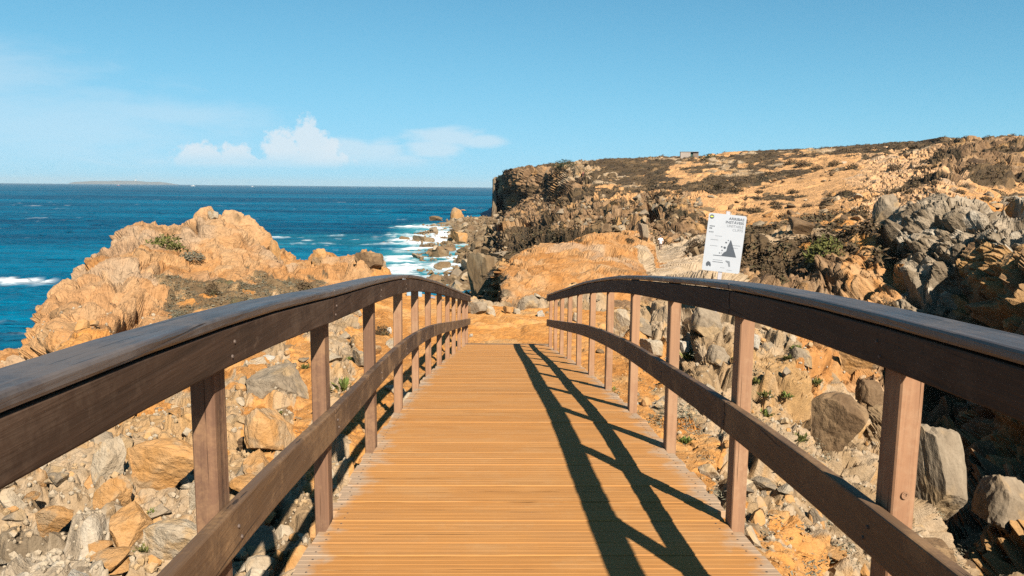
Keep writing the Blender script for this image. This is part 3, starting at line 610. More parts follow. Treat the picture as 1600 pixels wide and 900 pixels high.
# handrails
capP = [(-6.6, -.45), (-5.16, -.40), (-2.23, -.33), (-.75, -.316), (.70, -.314), (1.6, -.337), (2.6, -.378), (3.68, -.452), (5.1, -.590), (6.61, -.752), (9.54, -1.160), (12.47, -1.635), (15.40, -2.115), (17.0, -2.375)]
capP_L = [(a, z - float(np.interp(a, [.7, 1.7, 3.7, 6], [.004, .006, .045, .006]))) for a, z in capP[:-1]] + [(18.45, -2.615)]
joints = [-6.6, -5.16, -2.23, .70, 3.68, 6.61, 9.54, 12.47, 15.40]
def seg_mesh(nm, x0, x1, ys, zs, h, bev, fx):
    """one length of timber between two joints, its top through (ys, zs)"""
    bm = bmesh.new(); vs = []; n = len(ys) - 1
    for yy, zt, f_ in zip(ys, zs, fx):
        vs.append([bm.verts.new((x0 + f_, yy, zt - h)), bm.verts.new((x1 + f_, yy, zt - h)), bm.verts.new((x1 + f_, yy, zt)), bm.verts.new((x0 + f_, yy, zt))])
    for k in range(n):
        for a in range(4):
            b_ = (a + 1) % 4; bm.faces.new((vs[k][a], vs[k][b_], vs[k + 1][b_], vs[k + 1][a]))
    bm.faces.new(vs[0][::-1]); bm.faces.new(vs[-1])
    bmesh.ops.recalc_face_normals(bm, faces=bm.faces)
    es = [e for e in bm.edges if len(e.link_faces) == 2 and e.calc_face_angle() > 1.0]
    bmesh.ops.bevel(bm, geom=es, offset=bev, segments=2, profile=.5, affect='EDGES')
    return bm_mesh(nm, bm)
def rail_side(side):
    N = capP if side > 0 else capP_L
    X = XR if side > 0 else XL
    NY, NZ = np.array([n_[0] for n_ in N]), np.array([n_[1] for n_ in N])
    zc_ = lambda yy: pchip(NY, NZ, np.atleast_1d(np.array(yy, float))) + EYE
    JN = joints + [NY[-1]]
    for k in range(len(JN) - 1):
        y0, y1 = JN[k], JN[k + 1]; ym = (y0 + y1) / 2
        yy = np.linspace(y0 + .0022, y1 - .0022, 7); zz = zc_(yy); zm = float(zc_(ym)[0])
        bx = np.array([bend(v) if side < 0 else 0 for v in yy]); bm_ = float(bx.mean())
        xi, xo = (X - .044, X - .002) if side > 0 else (X + .002, X + .044)     # rails sit inside the posts
        def add(nm, xa, xb, drop, h, mat, bev):
            d_ = drop(yy) if callable(drop) else drop
            part(nm, seg_mesh(nm, xa, xb, yy - ym, zz - d_ - zm, h, bev, bx - bm_), mat, (bm_, ym, zm))
        ca, cb = (X - .052, X + .100) if side > 0 else (X - .082, X + .052)
        add('handrail_cap', ca, cb, 0.0, .034, W_CAP, .009)
        add('handrail_board', xi, xo, .040, .118, W_RAIL, .006)
        add('lower_rail', xi + .001, xo - .001, lambda v: np.interp(v, [4, 9], [.592, .562]), .152, W_LOW, .007)
    for n, py in enumerate(post_y + ([post_y[-1] + 1.3] if side < 0 else [])):
        bx = bend(py) if side < 0 else 0
        zc = float(zc_(py + .05)[0]) - .040
        zb = deck_z(py) - .30
        h = zc - zb
        x0, x1 = (0, .07) if side > 0 else (-.07, 0)
        bm = bmesh.new(); bm_box(bm, x0, x1, 0, .10, 0, h, bev=.005)
        rn = random.Random(n * 7 + side)
        o = part('post', bm_mesh('post', bm), W_POST_OLD if side < 0 and n in (5, 6, 7) else W_POST, (X + bx + (0.0015 if side > 0 else -.0015), py - (.0 if side > 0 else -.05) * 1, zb), rn.uniform(-.004, .004), 0)
        o.rotation_euler.y = rn.uniform(-.004, .004)
        if n in (5,) and side > 0:      # round timber plug on the near face of the post
            bm = bmesh.new(); r = bmesh.ops.create_cone(bm, cap_ends=True, segments=20, radius1=.0125, radius2=.0115, depth=.008)
            pl = link('bolt_plug', bm_mesh('bolt_plug', bm), W_POST, o); pl.location = (.036, -.002, h - .50); pl.rotation_euler = (R(90), 0, 0)
rail_side(1); rail_side(-1)
bolt_bm = bmesh.new(); bmesh.ops.create_cone(bolt_bm, cap_ends=True, segments=8, radius1=.007, radius2=.005, depth=.006)
bolt_me = bm_mesh('bolt_head', bolt_bm); STEEL = flat_mat('rusted_bolt', (.10, .07, .055), .75, .3, 200, .3); bolt_me.materials.append(STEEL)
for side in (1, -1):
    N = capP if side > 0 else capP_L; NY, NZ = zip(*N)
    for py in post_y:
        yc = py + .05 + (.0 if side > 0 else .05)
        zc = float(np.interp(yc, NY, NZ)) + EYE
        for dz in (.085, .125, .655, .70):
            xx = (XR - .0455) if side > 0 else (XL + .0455 + bend(yc))
            o = part('bolt_head', bolt_me, None, (xx, yc + .012 * (1 if dz in (.085, .70) else -1), zc - dz)); o.rotation_euler = (0, R(90 if side < 0 else -90), 0)
# sill the deck lands on
part('landing_sill', box_mesh('landing_sill', XL + .0, XR + .06, 0, .16, -.22, -.012, bev=.01), W_BEAM, (.075, 17.58, deck_z(17.57)))

# ------------------------------------------------------------------ loose rock
def stone_mat(name, cols_, scale=2.4):
    cols_ = [tuple(.52 * v_ for v_ in c_) for c_ in cols_]
    m, q, p = principled(name)
    o = q.new('ShaderNodeTexCoord').outputs['Object']; info = q.new('ShaderNodeObjectInfo').outputs['Random']
    sh = q.new('ShaderNodeVectorMath', operation='ADD'); q.l.new(o, sh.inputs[0])
    cv = q.new('ShaderNodeCombineXYZ')
    for i_, k_ in enumerate((31.0, 17.0, 71.0)): q.l.new(q.m('MULTIPLY', info, k_), cv.inputs[i_])
    q.l.new(cv.outputs[0], sh.inputs[1]); v = sh.outputs[0]
    a = q.noise(v, scale, 6, .65, .4); b_ = q.noise(v, scale * 4, 5, .7); c_ = q.noise(v, scale * .7, 3, .5)
    col = q.mix(q.mr(a, .35, .65), cols_[0], cols_[1])
    col = q.mix(q.mr(c_, .52, .62, 0, .8, True), col, cols_[2])
    col = q.mix(q.mr(q.m('ADD', b_, q.m('MULTIPLY', info, .12)), .5, .85, 0, .6), col, cols_[3])
    st = q.noise(q.mapping(v, (1, 1, 3.2)), scale * 1.6, 6, .72, .8)
    col = q.mix(q.mr(st, .56, .70, 0, .7, True), col, cols_[3])                # stains and lichen
    col = q.mix(q.mr(q.noise(v, scale * 9, 4, .7), .58, .72, 0, .55, True), col, cols_[1])
    q.l.new(col, p.inputs['Base Color']); p.inputs['Roughness'].default_value = .9; p.inputs['Specular IOR Level'].default_value = .2
    b = q.new('ShaderNodeBump'); b.inputs['Strength'].default_value = .8; b.inputs['Distance'].default_value = .06
    q.l.new(q.m('ADD', a, q.m('MULTIPLY', b_, .6)), b.inputs['Height']); q.l.new(b.outputs[0], p.inputs['Normal'])
    return m
STONE = {
 'ochre': stone_mat('ochre_stone', [(.54, .27, .085), (.62, .36, .16), (.46, .33, .20), (.36, .19, .07)]),
 'grey': stone_mat('grey_stone', [(.30, .225, .15), (.42, .33, .23), (.52, .35, .18), (.17, .13, .085)]),
 'pale': stone_mat('pale_stone', [(.47, .36, .24), (.58, .48, .35), (.56, .36, .17), (.28, .21, .14)]),
 'white': stone_mat('white_stone', [(.62, .54, .43), (.70, .63, .53), (.56, .42, .27), (.43, .36, .28)]),
 'brown': stone_mat('brown_stone', [(.17, .10, .05), (.27, .17, .09), (.36, .23, .12), (.085, .052, .028)]),
 'umber': stone_mat('umber_stone', [(.19, .12, .06), (.28, .19, .10), (.34, .25, .15), (.11, .07, .04)])}
def stone_proto(seed, sub, ncut, rough):
    rg = np.random.default_rng(seed)
    bm = bmesh.new(); bmesh.ops.create_icosphere(bm, subdivisions=sub, radius=1.0)
    co = np.array([v.co[:] for v in bm.verts])
    for _ in range(ncut):
        n = rg.normal(size=3); n /= np.linalg.norm(n); d = rg.uniform(.30, .66)
        k = co @ n - d; co -= np.where(k > 0, k, 0)[:, None] * n
    nn = co / (np.linalg.norm(co, axis=1, keepdims=True) + 1e-6)
    co += nn * (rough * fbm(co * 1.6 + seed, 5, seed, .62) + rough * .30 * (sstep(voro(co * 2.1 + seed, seed)[1] - voro(co * 2.1 + seed, seed)[0], 0, .25) - .8))[:, None]
    co /= np.abs(co).max(0) * 2                                    # unit box
    for v, c_ in zip(bm.verts, co): v.co = c_
    return bm_mesh('boulder', bm)
PROTO = [stone_proto(s_, 5, n_, .10) for s_, n_ in ((1, 8), (2, 10), (3, 9), (4, 12), (5, 7))]
SMALL = [stone_proto(s_, 3, n_, .08) for s_, n_ in ((11, 9), (12, 12), (13, 10), (14, 13), (15, 8), (16, 11))]
def with_mat(me, kind):
    c_ = me.copy(); c_.materials.clear(); c_.materials.append(STONE[kind]); return c_
PM = {k: [with_mat(p_, k) for p_ in PROTO] for k in STONE}
SM = {k: [with_mat(p_, k) for p_ in SMALL] for k in STONE}
ROCKS = [
(-27.21, 8.7, 0.38, 1.10, 'pale', 'pale grey upright rock beside the big ochre block left of the bridge'),
(-23.89, 8.0, 0.65, 0.80, 'ochre', 'big flat-topped ochre block with a dark hollow under it'),
(-27.04, 7.7, 0.40, 0.75, 'ochre', 'ochre rock wedged below the pale upright rock, left of the bridge'),
(-26.38, 7.2, 0.50, 0.70, 'ochre', 'broad pale ochre boulder near the bottom left corner'),
(-23.56, 6.6, 0.46, 0.85, 'pale', 'pale whitish boulder at the foot of the nearest left post'),
(-30.77, 7.6, 0.28, 0.90, 'ochre', 'small orange rock among white stones at the lower left'),
(-21.81, 7.6, 0.22, 1.50, 'pale', 'narrow pale stone standing right of the big ochre block'),
(-16.92, 12.0, 1.12, 0.55, 'grey', 'long grey wall-like slab seen between the first two left posts'),
(-16.42, 9.5, 0.66, 0.90, 'ochre', 'rounded boulder with an ochre face and grey left edge below the long slab'),
(-17.92, 8.1, 0.41, 0.80, 'ochre', 'sharp-edged orange rock just left of the worn lower rail'),
(-18.25, 9.9, 0.28, 0.50, 'brown', 'brown stone tucked under the rounded ochre boulder'),
(-10.12, 14.9, 0.37, 1.00, 'grey', 'grey boulder seen between the second and third left posts'),
(-9.87, 16.6, 0.52, 0.70, 'ochre', 'ochre sloping rock behind the grey boulder past the second left post'),
(-7.88, 19.1, 0.21, 0.90, 'white', 'white stone beside dark scrub past the third left post'),
(-7.80, 17.1, 0.48, 0.50, 'pale', 'low pale ledge rock seen past the third left post'),
(-11.03, 20.7, 0.69, 0.60, 'pale', 'pale jagged rock on the sand behind the second left post'),
(-1.57, 22.1, 0.70, 0.60, 'grey', 'grey rock at the left side of the sandy path end'),
(-0.33, 22.1, 0.33, 0.80, 'pale', 'small pale rock right of the grey rock at the path end'),
(0.83, 22.4, 0.30, 0.80, 'ochre', 'small ochre stone in the row across the path end'),
(2.66, 23.4, 0.78, 0.60, 'grey', 'flat grey rock at the right side of the path end'),
(1.66, 22.4, 0.26, 0.70, 'pale', 'little pale stone in front of the flat grey rock'),
(3.32, 22.0, 0.29, 0.70, 'white', 'cream stone in front of the right rail end'),
(-2.32, 22.2, 0.33, 0.90, 'brown', 'brown stone next to the left rail end'),
(-1.82, 19.7, 0.13, 0.60, 'white', 'white pebble on the sand beside the left rail end'),
(6.22, 21.5, 0.32, 0.90, 'pale', 'pale stone between the far right posts'),
(9.38, 19.1, 0.57, 1.40, 'pale', 'tall pale broken rock between the fourth and fifth right posts'),
(11.04, 19.4, 0.62, 0.70, 'grey', 'sloping grey slab behind the fourth right post'),
(11.70, 17.4, 0.52, 1.00, 'pale', 'knobbly pale rock left of the third right post'),
(14.44, 19.3, 0.71, 0.80, 'brown', 'dark hollowed brown rock right of the third right post'),
(15.93, 17.8, 0.86, 0.80, 'grey', 'large grey boulder beside the second right post, below the handrail'),
(13.77, 18.1, 0.36, 1.10, 'white', 'white block just right of the third right post'),
(16.76, 16.2, 0.54, 0.90, 'grey', 'grey wedge-shaped stone left of the second right post'),
(18.92, 17.4, 0.29, 1.60, 'white', 'thin white stone leaning right of the second right post'),
(20.08, 18.0, 0.39, 0.70, 'grey', 'small grey boulder under the handrail past the second right post'),
(22.48, 17.7, 0.53, 0.70, 'grey', 'grey rock on the pebbly slope under the right handrail'),
(24.64, 13.1, 0.81, 1.30, 'brown', 'large smooth grey-brown rock face left of the nearest right post'),
(27.29, 19.1, 0.96, 0.80, 'ochre', 'pitted ochre rock on the rim left of the nearest right post'),
(27.46, 17.7, 0.68, 0.90, 'brown', 'brown block at the edge of the dark cleft, left of the nearest right post'),
(30.11, 14.8, 1.06, 1.80, 'grey', 'tall grey rock face right of the nearest right post'),
(33.27, 39.1, 2.28, 0.60, 'pale', 'ridged pale rock hanging over the dark cleft at the right edge'),
(33.52, 34.1, 1.42, 0.90, 'brown', 'brown block below the dark cleft at the right'),
(36.17, 25.5, 1.78, 1.00, 'grey', 'big grey-brown boulder near the bottom right corner'),
(31.28, 11.4, 0.57, 0.60, 'brown', 'low brown rock at the bottom right beside the lower rail'),
(20.16, 9.6, 0.29, 0.60, 'grey', 'grey rock on the sand right of the second right post'),
(15.27, 14.1, 0.31, 0.60, 'pale', 'pale ochre lumps of rock on the sand between second and third right posts'),
(-20.07, 30.9, 0.36, 1.00, 'pale', 'little pale rock perched on the peak of the left outcrop'),
(-16.09, 29.4, 0.44, 1.70, 'ochre', 'pointed horn of rock at the right end of the left outcrop'),
(-9.45, 28.5, 0.95, 0.75, 'brown', 'dark brown rock on the far ochre outcrop above the left handrail'),
(-12.77, 31.1, 0.67, 0.80, 'ochre', 'small knob on the left end of the far ochre outcrop'),
(-1.08, 79.4, 3.04, 1.70, 'umber', 'tall brown boulder above the shaded cleft beyond the path'),
(27.63, 56.8, 1.89, 0.90, 'grey', 'round grey boulder alone on the far sand slope'),
(10.79, 48.6, 0.73, 1.80, 'grey', 'grey rock pillar on the slope behind the orange mound'),
(13.03, 93.3, 1.24, 0.90, 'brown', 'dark block of rock above the pale terrace'),
(-6.64, 177.9, 3.41, 0.50, 'umber', 'wide low brown rock in the surf, largest of those standing clear of the shore'),
(-7.81, 168.4, 1.54, 0.70, 'umber', 'small rounded rock in the surf left of the wide low one'),
(-8.32, 170.3, 0.85, 1.10, 'umber', 'tiny upright rock in the surf, farthest left'),
(-5.46, 170.1, 4.82, 0.50, 'umber', 'long flat rock jutting from the shore into the surf'),
(-5.28, 155.0, 2.58, 0.50, 'umber', 'low rock in white foam below the long flat rock'),
(-5.89, 147.7, 1.11, 0.70, 'umber', 'small dark rock in white foam nearest the left handrail'),
(-4.51, 274.3, 4.57, 0.60, 'umber', 'reddish rock at the outer edge of the surf'),
(-4.84, 217.3, 1.27, 1.40, 'umber', 'small greenish rock standing in bright foam'),
(-2.81, 295.9, 5.92, 0.90, 'ochre', 'pinkish block at the seaward end of the boulder shore'),
(-2.48, 348.6, 2.90, 1.00, 'ochre', 'pointed rock at the tip of the boulder shore'),
(-2.82, 164.5, 3.84, 0.80, 'ochre', 'squarish tan block standing on the boulder shore'),
(-4.09, 133.7, 2.01, 0.70, 'umber', 'brown rock where the foam meets the boulder shore'),
]
rr_ = random.Random(3)
for n, (a_, d_, w_, h_, kind, lab) in enumerate(ROCKS):
    g_ = ground(a_, d_)
    if 'surf' in lab or 'foam' in lab or 'seaward' in lab or 'tip of' in lab:
        g_ = np.array([d_ * math.sin(R(a_)), d_ * math.cos(R(a_)), 0.0])
    o = bpy.data.objects.new('boulder' if w_ > .45 else 'stone', rr_.choice(PM[kind])); COL.objects.link(o)
    dep = rr_.uniform(.7, 1.0) * w_
    o.scale = (w_ * 1.12, dep, w_ * h_ * 1.35)
    out = np.array([math.sin(R(a_)), math.cos(R(a_))]) * dep * .42
    o.location = (g_[0] + out[0], g_[1] + out[1], g_[2] + w_ * h_ * .27)
    o.rotation_euler = (rr_.uniform(-.12, .12), rr_.uniform(-.12, .12), -R(a_) + rr_.uniform(-.4, .4))
    tag(o, lab, 'rock', 'boulders and stones round the bridge and shore')

def scatter(n, a0, a1, r0, r1, types, seed, dens=None, lo=0.0):
    rg = np.random.default_rng(seed); out = []
    tyg = TY.reshape(NA, NT); tries = 0
    while len(out) < n and tries < n * 40:
        tries += 1
        a = rg.uniform(a0, a1); r = math.exp(rg.uniform(math.log(r0), math.log(r1)))
        i = int(np.argmin(np.abs(azs - a))); j = int(np.argmin(np.abs(LR[i] - r)))
        if TYPES[tyg[i, j]] not in types: continue
        p_ = GRID[i, j]
        if p_[2] < lo: continue
        if -1.1 < p_[0] < 1.5 and p_[1] < 24 and r < 24: continue
        out.append((a, r, p_, rg))
    return out
def stones(pts, smin, smax, kinds, lab, group, seed, name='stone', flat=.75):
    rg = random.Random(seed)
    for a, r, p_, _ in pts:
        s_ = smin * (smax / smin) ** (rg.random() ** 1.8)
        o = bpy.data.objects.new(name, rg.choice(SM[rg.choice(kinds)])); COL.objects.link(o)
        o.scale = (s_ * rg.uniform(.8, 1.3), s_ * rg.uniform(.8, 1.2), s_ * rg.uniform(.6, 1) * flat)
        o.location = (p_[0], p_[1], p_[2] + s_ * .18); o.rotation_euler = (rg.uniform(-.4, .4), rg.uniform(-.4, .4), rg.uniform(0, 6.28))
        tag(o, lab(a, r, s_, o.data.materials[0].name.split('_')[0]), 'stone', group)
ORD = ['nearest', 'second', 'third', 'fourth', 'fifth', 'sixth', 'seventh', 'eighth', 'ninth', 'tenth', 'eleventh']
def between(a):
    X_ = XL if a < 0 else XR; sd = 'left' if a < 0 else 'right'
    pz_ = [abs(math.degrees(math.atan2(X_, post_y[k] + .05))) for k in range(5, 16)]
    k = sum(1 for v in pz_ if v > abs(a))
    return 'outside the nearest %s post' % sd if k == 0 else 'past the last %s post' % sd if k >= 11 else 'seen between the %s and %s %s posts' % (ORD[k - 1], ORD[k], sd)
def lab_near(a, r, s_, kind): return '%s %s stone %s, %s' % ('small' if s_ < .17 else 'larger', kind, 'close to the bridge' if r < 8 else 'among the rubble' if r < 12 else 'farther back on the slope', between(a))
def lab_end(a, r, s_, kind): return '%s %s stone across the path end, %s' % ('small' if s_ < .22 else 'larger', kind, 'left of the path' if a < -1 else 'in the middle' if a < 3 else 'behind the right railing')
def lab_shore(a, r, s_, kind): return '%s %s boulder on the rocky shore, %s, %s' % ('big' if s_ > 2 else 'small', kind, 'at the edge of the surf' if a < -4.4 else 'on the foreshore' if a < -2 else 'at the foot of the cliff', 'toward the point' if r > 200 else 'halfway along' if r > 130 else 'nearest the cleft')
def lab_head(a, r, s_, kind): return '%s %s rock on the headland slope, %s, %s' % ('big' if s_ > 1.3 else 'small', kind, 'behind the orange mound' if a < 11 else 'behind the sign' if a < 19 else 'right of the sign' if a < 27 else 'near the right edge', 'high up' if r > 140 else 'midway up' if r > 95 else 'low down')
stones(scatter(95, -36, -5, 5.2, 17, 'GWSO', 21), .10, .50, ['pale', 'ochre', 'grey', 'white', 'ochre'], lab_near, 'loose stones left of the footbridge', 1)
stones(scatter(80, 4, 34, 5.5, 22, 'GSRO', 22), .10, .42, ['pale', 'ochre', 'grey', 'ochre', 'white', 'brown'], lab_near, 'loose stones right of the footbridge', 2)
stones(scatter(20, -5, 8, 22.5, 27, 'GSR', 23), .14, .42, ['pale', 'ochre', 'grey'], lab_end, 'stones across the path end', 3)
stones(scatter(190, -7, .5, 88, 290, 'BR', 24, lo=.15), 1.0, 4.2, ['umber', 'brown', 'grey', 'pale', 'umber'], lab_shore, 'boulders of the rocky shore', 4, 'boulder', .7)
stones(scatter(170, .2, 34, 62, 190, 'RGWS', 25), .6, 2.2, ['grey', 'brown', 'brown', 'ochre', 'pale', 'umber'], lab_head, 'rocks on the headland slope', 5, 'rock', .8)

def joined(name, proto_co, proto_f, P_, S_, seed, rotx=.5):
    """many copies of a small shape as one mesh"""
    rg = np.random.default_rng(seed); n = len(P_)
    th = rg.uniform(0, 6.283, n); c_, s_ = np.cos(th), np.sin(th)
    q = proto_co[None] * np.asarray(S_).reshape(n, 1, -1)
    x = q[..., 0] * c_[:, None] - q[..., 1] * s_[:, None]; y = q[..., 0] * s_[:, None] + q[..., 1] * c_[:, None]
    co = np.stack([x, y, q[..., 2]], -1) + np.asarray(P_)[:, None]
    f = proto_f[None] + (np.arange(n) * len(proto_co))[:, None, None]
    return mesh_np(name, co.reshape(-1, 3), f.reshape(-1, proto_f.shape[1]))
rub = [stone_proto(s_, 2, n_, .06) for s_, n_ in ((21, 8), (22, 11), (23, 9))]
for k_, (rm, kind) in enumerate(zip(rub, ('pale', 'ochre', 'grey'))):
    rc = np.array([v.co[:] for v in rm.vertices]); rf = np.array([list(pp.vertices) for pp in rm.polygons])
    pts = scatter(70, -36, -5, 5.2, 19, 'GO', 51 + k_) + scatter(80, 4, 34, 5.5, 26, 'GRO', 55 + k_)
    rs = np.random.default_rng(k_); sz = .08 * 4.2 ** (rs.random(len(pts)) ** 1.5)
    me = joined('rubble', rc, rf, np.array([p_ for _, _, p_, _ in pts]) + np.array([0, 0, 1]) * sz[:, None] * .15, sz[:, None] * rs.uniform(.7, 1.3, (len(pts), 3)), 60 + k_)
    tag(link('rubble', me, STONE[kind]), 'broken %s rubble covering the slopes beside the footbridge' % kind, 'rubble', kind='stuff')
for k_, (rm, kind) in enumerate(zip(rub, ('umber', 'brown', 'grey'))):
    rc = np.array([v.co[:] for v in rm.vertices]); rf = np.array([list(pp.vertices) for pp in rm.polygons])
    pts = scatter(360, .2, 16, 55, 280, 'RG', 71 + k_)
    rs = np.random.default_rng(9 + k_); sz = .4 * 3.6 ** (rs.random(len(pts)) ** 1.6)
    me = joined('rubble', rc, rf, np.array([p_ for _, _, p_, _ in pts]) + np.array([0, 0, 1]) * sz[:, None] * .1, sz[:, None] * rs.uniform(.7, 1.3, (len(pts), 3)), 80 + k_)
    tag(link('rubble', me, STONE[kind]), 'jumbled %s rocks covering the rugged end of the headland' % kind, 'rubble', kind='stuff')
bm = bmesh.new(); bmesh.ops.create_icosphere(bm, subdivisions=1, radius=.5)
pc = np.array([v.co[:] for v in bm.verts]); pc *= 1 + .25 * rng.normal(size=(len(pc), 1)); pf = np.array([[v.index for v in f.verts] for f in bm.faces]); bm.free()
for nm, pts, s0, s1, kind, lab in (
    ('gravel', scatter(6500, -36, 36, 4.8, 20, 'GWRO', 31), .018, .085, 'pale', 'loose gravel between the rocks beside the footbridge'),
    ('gravel', scatter(3500, -36, 36, 4.8, 24, 'S', 32), .012, .05, 'ochre', 'ochre grit strewn on the sandy ground by the bridge'),
    ('gravel', scatter(1400, -7, .5, 80, 300, 'BR', 33, lo=.0), .4, 1.1, 'umber', 'shingle between the boulders of the rocky shore')):
    rs = np.random.default_rng(len(pts)); sz = s0 * (s1 / s0) ** (rs.random(len(pts)) ** 1.6)
    me = joined(nm, pc, pf, np.array([p_ for _, _, p_, _ in pts]) + np.array([0, 0, 1]) * sz[:, None] * .2, sz[:, None] * rs.uniform(.7, 1.3, (len(pts), 3)), 5)
    tag(link(nm, me, STONE[kind]), lab, 'gravel', kind='stuff')

# ------------------------------------------------------------------ scrub and plants
def leaf_mat(name, a, b_, c_):
    a, b_, c_ = (tuple(.62 * v_ for v_ in t_) for t_ in (a, b_, c_))
    m, q, p = principled(name)
    o = q.new('ShaderNodeTexCoord').outputs['Object']; geo = q.new('ShaderNodeNewGeometry').outputs['Random Per Island']
    col = q.mix(geo, a, b_); col = q.mix(q.mr(q.noise(o, 1.7, 3), .5, .7), col, c_)
    q.l.new(col, p.inputs['Base Color']); p.inputs['Roughness'].default_value = .8; p.inputs['Specular IOR Level'].default_value = .2
    return m
L_SCRUB = leaf_mat('brown_scrub_leaf', (.060, .036, .018), (.13, .086, .044), (.085, .072, .03))
L_GREYGREEN = leaf_mat('grey_green_leaf', (.13, .12, .075), (.25, .23, .16), (.17, .13, .085))
L_GREEN = leaf_mat('olive_green_leaf', (.075, .085, .018), (.15, .14, .035), (.10, .075, .025))
L_FRESH = leaf_mat('fresh_green_leaf', (.10, .15, .03), (.20, .22, .05), (.22, .16, .05))
L_DARK = leaf_mat('dark_green_leaf', (.035, .05, .022), (.06, .075, .035), (.05, .045, .025))
def leaf_cloud(n, size, seed, dome=True, thin=.35):
    """n small leaves through a bushy volume one metre across, base at z = 0"""
    rg = np.random.default_rng(seed)
    d = rg.normal(size=(n, 3)); d /= np.linalg.norm(d, axis=1, keepdims=True); d[:, 2] = np.abs(d[:, 2])
    rad_ = rg.uniform(.35, 1, n) ** .6
    lump = 1 + .28 * fbm(d * 2.2 + seed, 3, seed)
    c_ = d * (rad_ * lump)[:, None] * np.array([.5, .5, .62])
    u_ = rg.normal(size=(n, 3)); u_ /= np.linalg.norm(u_, axis=1, keepdims=True)
    v_ = np.cross(u_, d + .3 * rg.normal(size=(n, 3))); v_ /= np.linalg.norm(v_, axis=1, keepdims=True) + 1e-6
    s_ = size * rg.uniform(.6, 1.4, n)[:, None]
    co = np.stack([c_ - u_ * s_, c_ + v_ * s_ * thin, c_ + u_ * s_, c_ - v_ * s_ * thin], 1).reshape(-1, 3)
    return co, np.arange(n * 4).reshape(n, 4)
def cloud_mesh(nm, mat, *a, **k):
    me = mesh_np(nm, *leaf_cloud(*a, **k)); me.materials.append(mat); return me
SHRUBS = [cloud_mesh('shrub', L_SCRUB, 420, .075, 50 + k) for k in range(3)]
for a_, r_w, w_ in [(21.74, 179.4, 3.89), (20.82, 185.7, 3.41), (22.57, 170.9, 3.42), (20.91, 160.1, 2.40), (19.50, 170.1, 2.27), (18.83, 138.7, 1.62), (21.07, 135.3, 2.03), (19.91, 120.7, 1.71), (20.08, 114.5, 1.91), (17.84, 113.8, 2.09), (18.67, 111.9, 2.42), (22.73, 83.1, 1.80), (23.64, 174.7, 2.62), (24.81, 162.8, 2.71), (17.26, 142.3, 3.32), (16.18, 147.6, 2.95), (23.64, 125.0, 1.87), (14.27, 90.4, 1.81), (24.47, 122.4, 2.24), (25.30, 125.1, 1.67), (22.07, 111.1, 2.22), (23.31, 111.6, 2.60), (20.58, 89.7, 1.94), (15.43, 142.4, 2.14), (13.36, 141.0, 1.64), (24.23, 66.5, 1.11), (25.64, 77.7, 1.04), (12.03, 94.7, 1.42), (9.79, 47.6, 0.71), (7.80, 96.9, 1.45), (4.81, 74.7, 0.87), (6.14, 45.4, 0.61), (8.71, 112.4, 1.31), (10.45, 109.7, 1.46), (28.37, 105.3, 1.40), (27.38, 143.1, 2.15), (28.87, 137.8, 1.84), (29.78, 105.7, 1.23), (31.19, 100.8, 1.51), (32.60, 82.8, 1.24), (34.01, 58.7, 0.78)]:
    g_ = ground(a_, r_w); o = bpy.data.objects.new('shrub', rr_.choice(SHRUBS)); COL.objects.link(o)
    o.location = (g_[0], g_[1], g_[2] - .12 * w_); o.scale = (w_ * rr_.uniform(.9, 1.3), w_ * rr_.uniform(.8, 1.1), w_ * rr_.uniform(.5, .8)); o.rotation_euler.z = rr_.uniform(0, 6)
    tag(o, '%s dark shrub on the headland slope, %s, %s' % ('wide' if w_ > 3 else 'small' if w_ < 1.8 else 'low', 'behind the orange mound' if a_ < 10.5 else 'left of the sign' if a_ < 14.5 else 'behind the sign' if a_ < 18.5 else 'just right of the sign' if a_ < 21.5 else 'well right of the sign' if a_ < 26 else 'toward the right edge', 'up by the skyline' if r_w > 185 else 'in the upper sand' if r_w > 145 else 'midway down' if r_w > 100 else 'low down'), 'shrub', 'shrubs on the headland slope')
def bush(a_, r_w, w_, hr, mat, lab, n=700, leaf=.06, cat='bush', name='bush'):
    g_ = ground(a_, r_w); me = cloud_mesh(name, mat, n, leaf, int(abs(a_) * 100 + r_w))
    o = link(name, me, None); o.location = (g_[0], g_[1], g_[2] - .08 * w_); o.scale = (w_ * 1.15, w_, w_ * hr * 1.6); tag(o, lab, cat); return o
bush(23.56, 53.4, 2.3, .8, L_GREEN, 'olive green bush hanging on the top edge of the ravine wall, right of the sign')
bush(20.08, 50.5, 1.7, .9, L_SCRUB, 'dark rusty bush below the edge of the ravine wall, nearest the sign')
bush(18.0, 47.5, 1.2, .7, L_DARK, 'small dark bush low on the ravine wall beside the sign post')
bush(-8.54, 18.6, .36, .7, L_SCRUB, 'little dark cushion of scrub beside a white stone, past the third left post')
bush(-23.14, 27.9, 1.15, .45, L_GREEN, 'green-brown tuft high on the face of the left outcrop', cat='shrub', name='shrub')
bush(-21.6, 27.0, .8, .35, L_GREYGREEN, 'small grey tuft right of the green-brown tuft on the left outcrop', cat='shrub', name='shrub')
bush(-14.02, 24.3, .62, .8, L_SCRUB, 'dark red-brown shrub at the right end of the grey scrub, just above the left handrail', cat='shrub', name='shrub')
bush(-20.3, 22.6, .42, .8, L_SCRUB, 'dark cushion at the lower left end of the grey scrub', cat='shrub', name='shrub')
bush(14.69, 61.7, 1.7, .7, L_SCRUB, 'brown bush on the pale terrace left of the sign', cat='bush')
bush(27.79, 46.2, 1.5, .9, L_SCRUB, 'dark brown bush in the middle of the ravine wall')
bush(13.6, 12.0, .75, .5, L_GREYGREEN, 'mat of grey scrub on the sand between the second and third right posts', 900, .03, 'shrub', 'shrub')
bush(5.06, 243.5, 7.5, .33, L_DARK, 'dark ragged bush on the skyline near the cliff end', 600, .05)
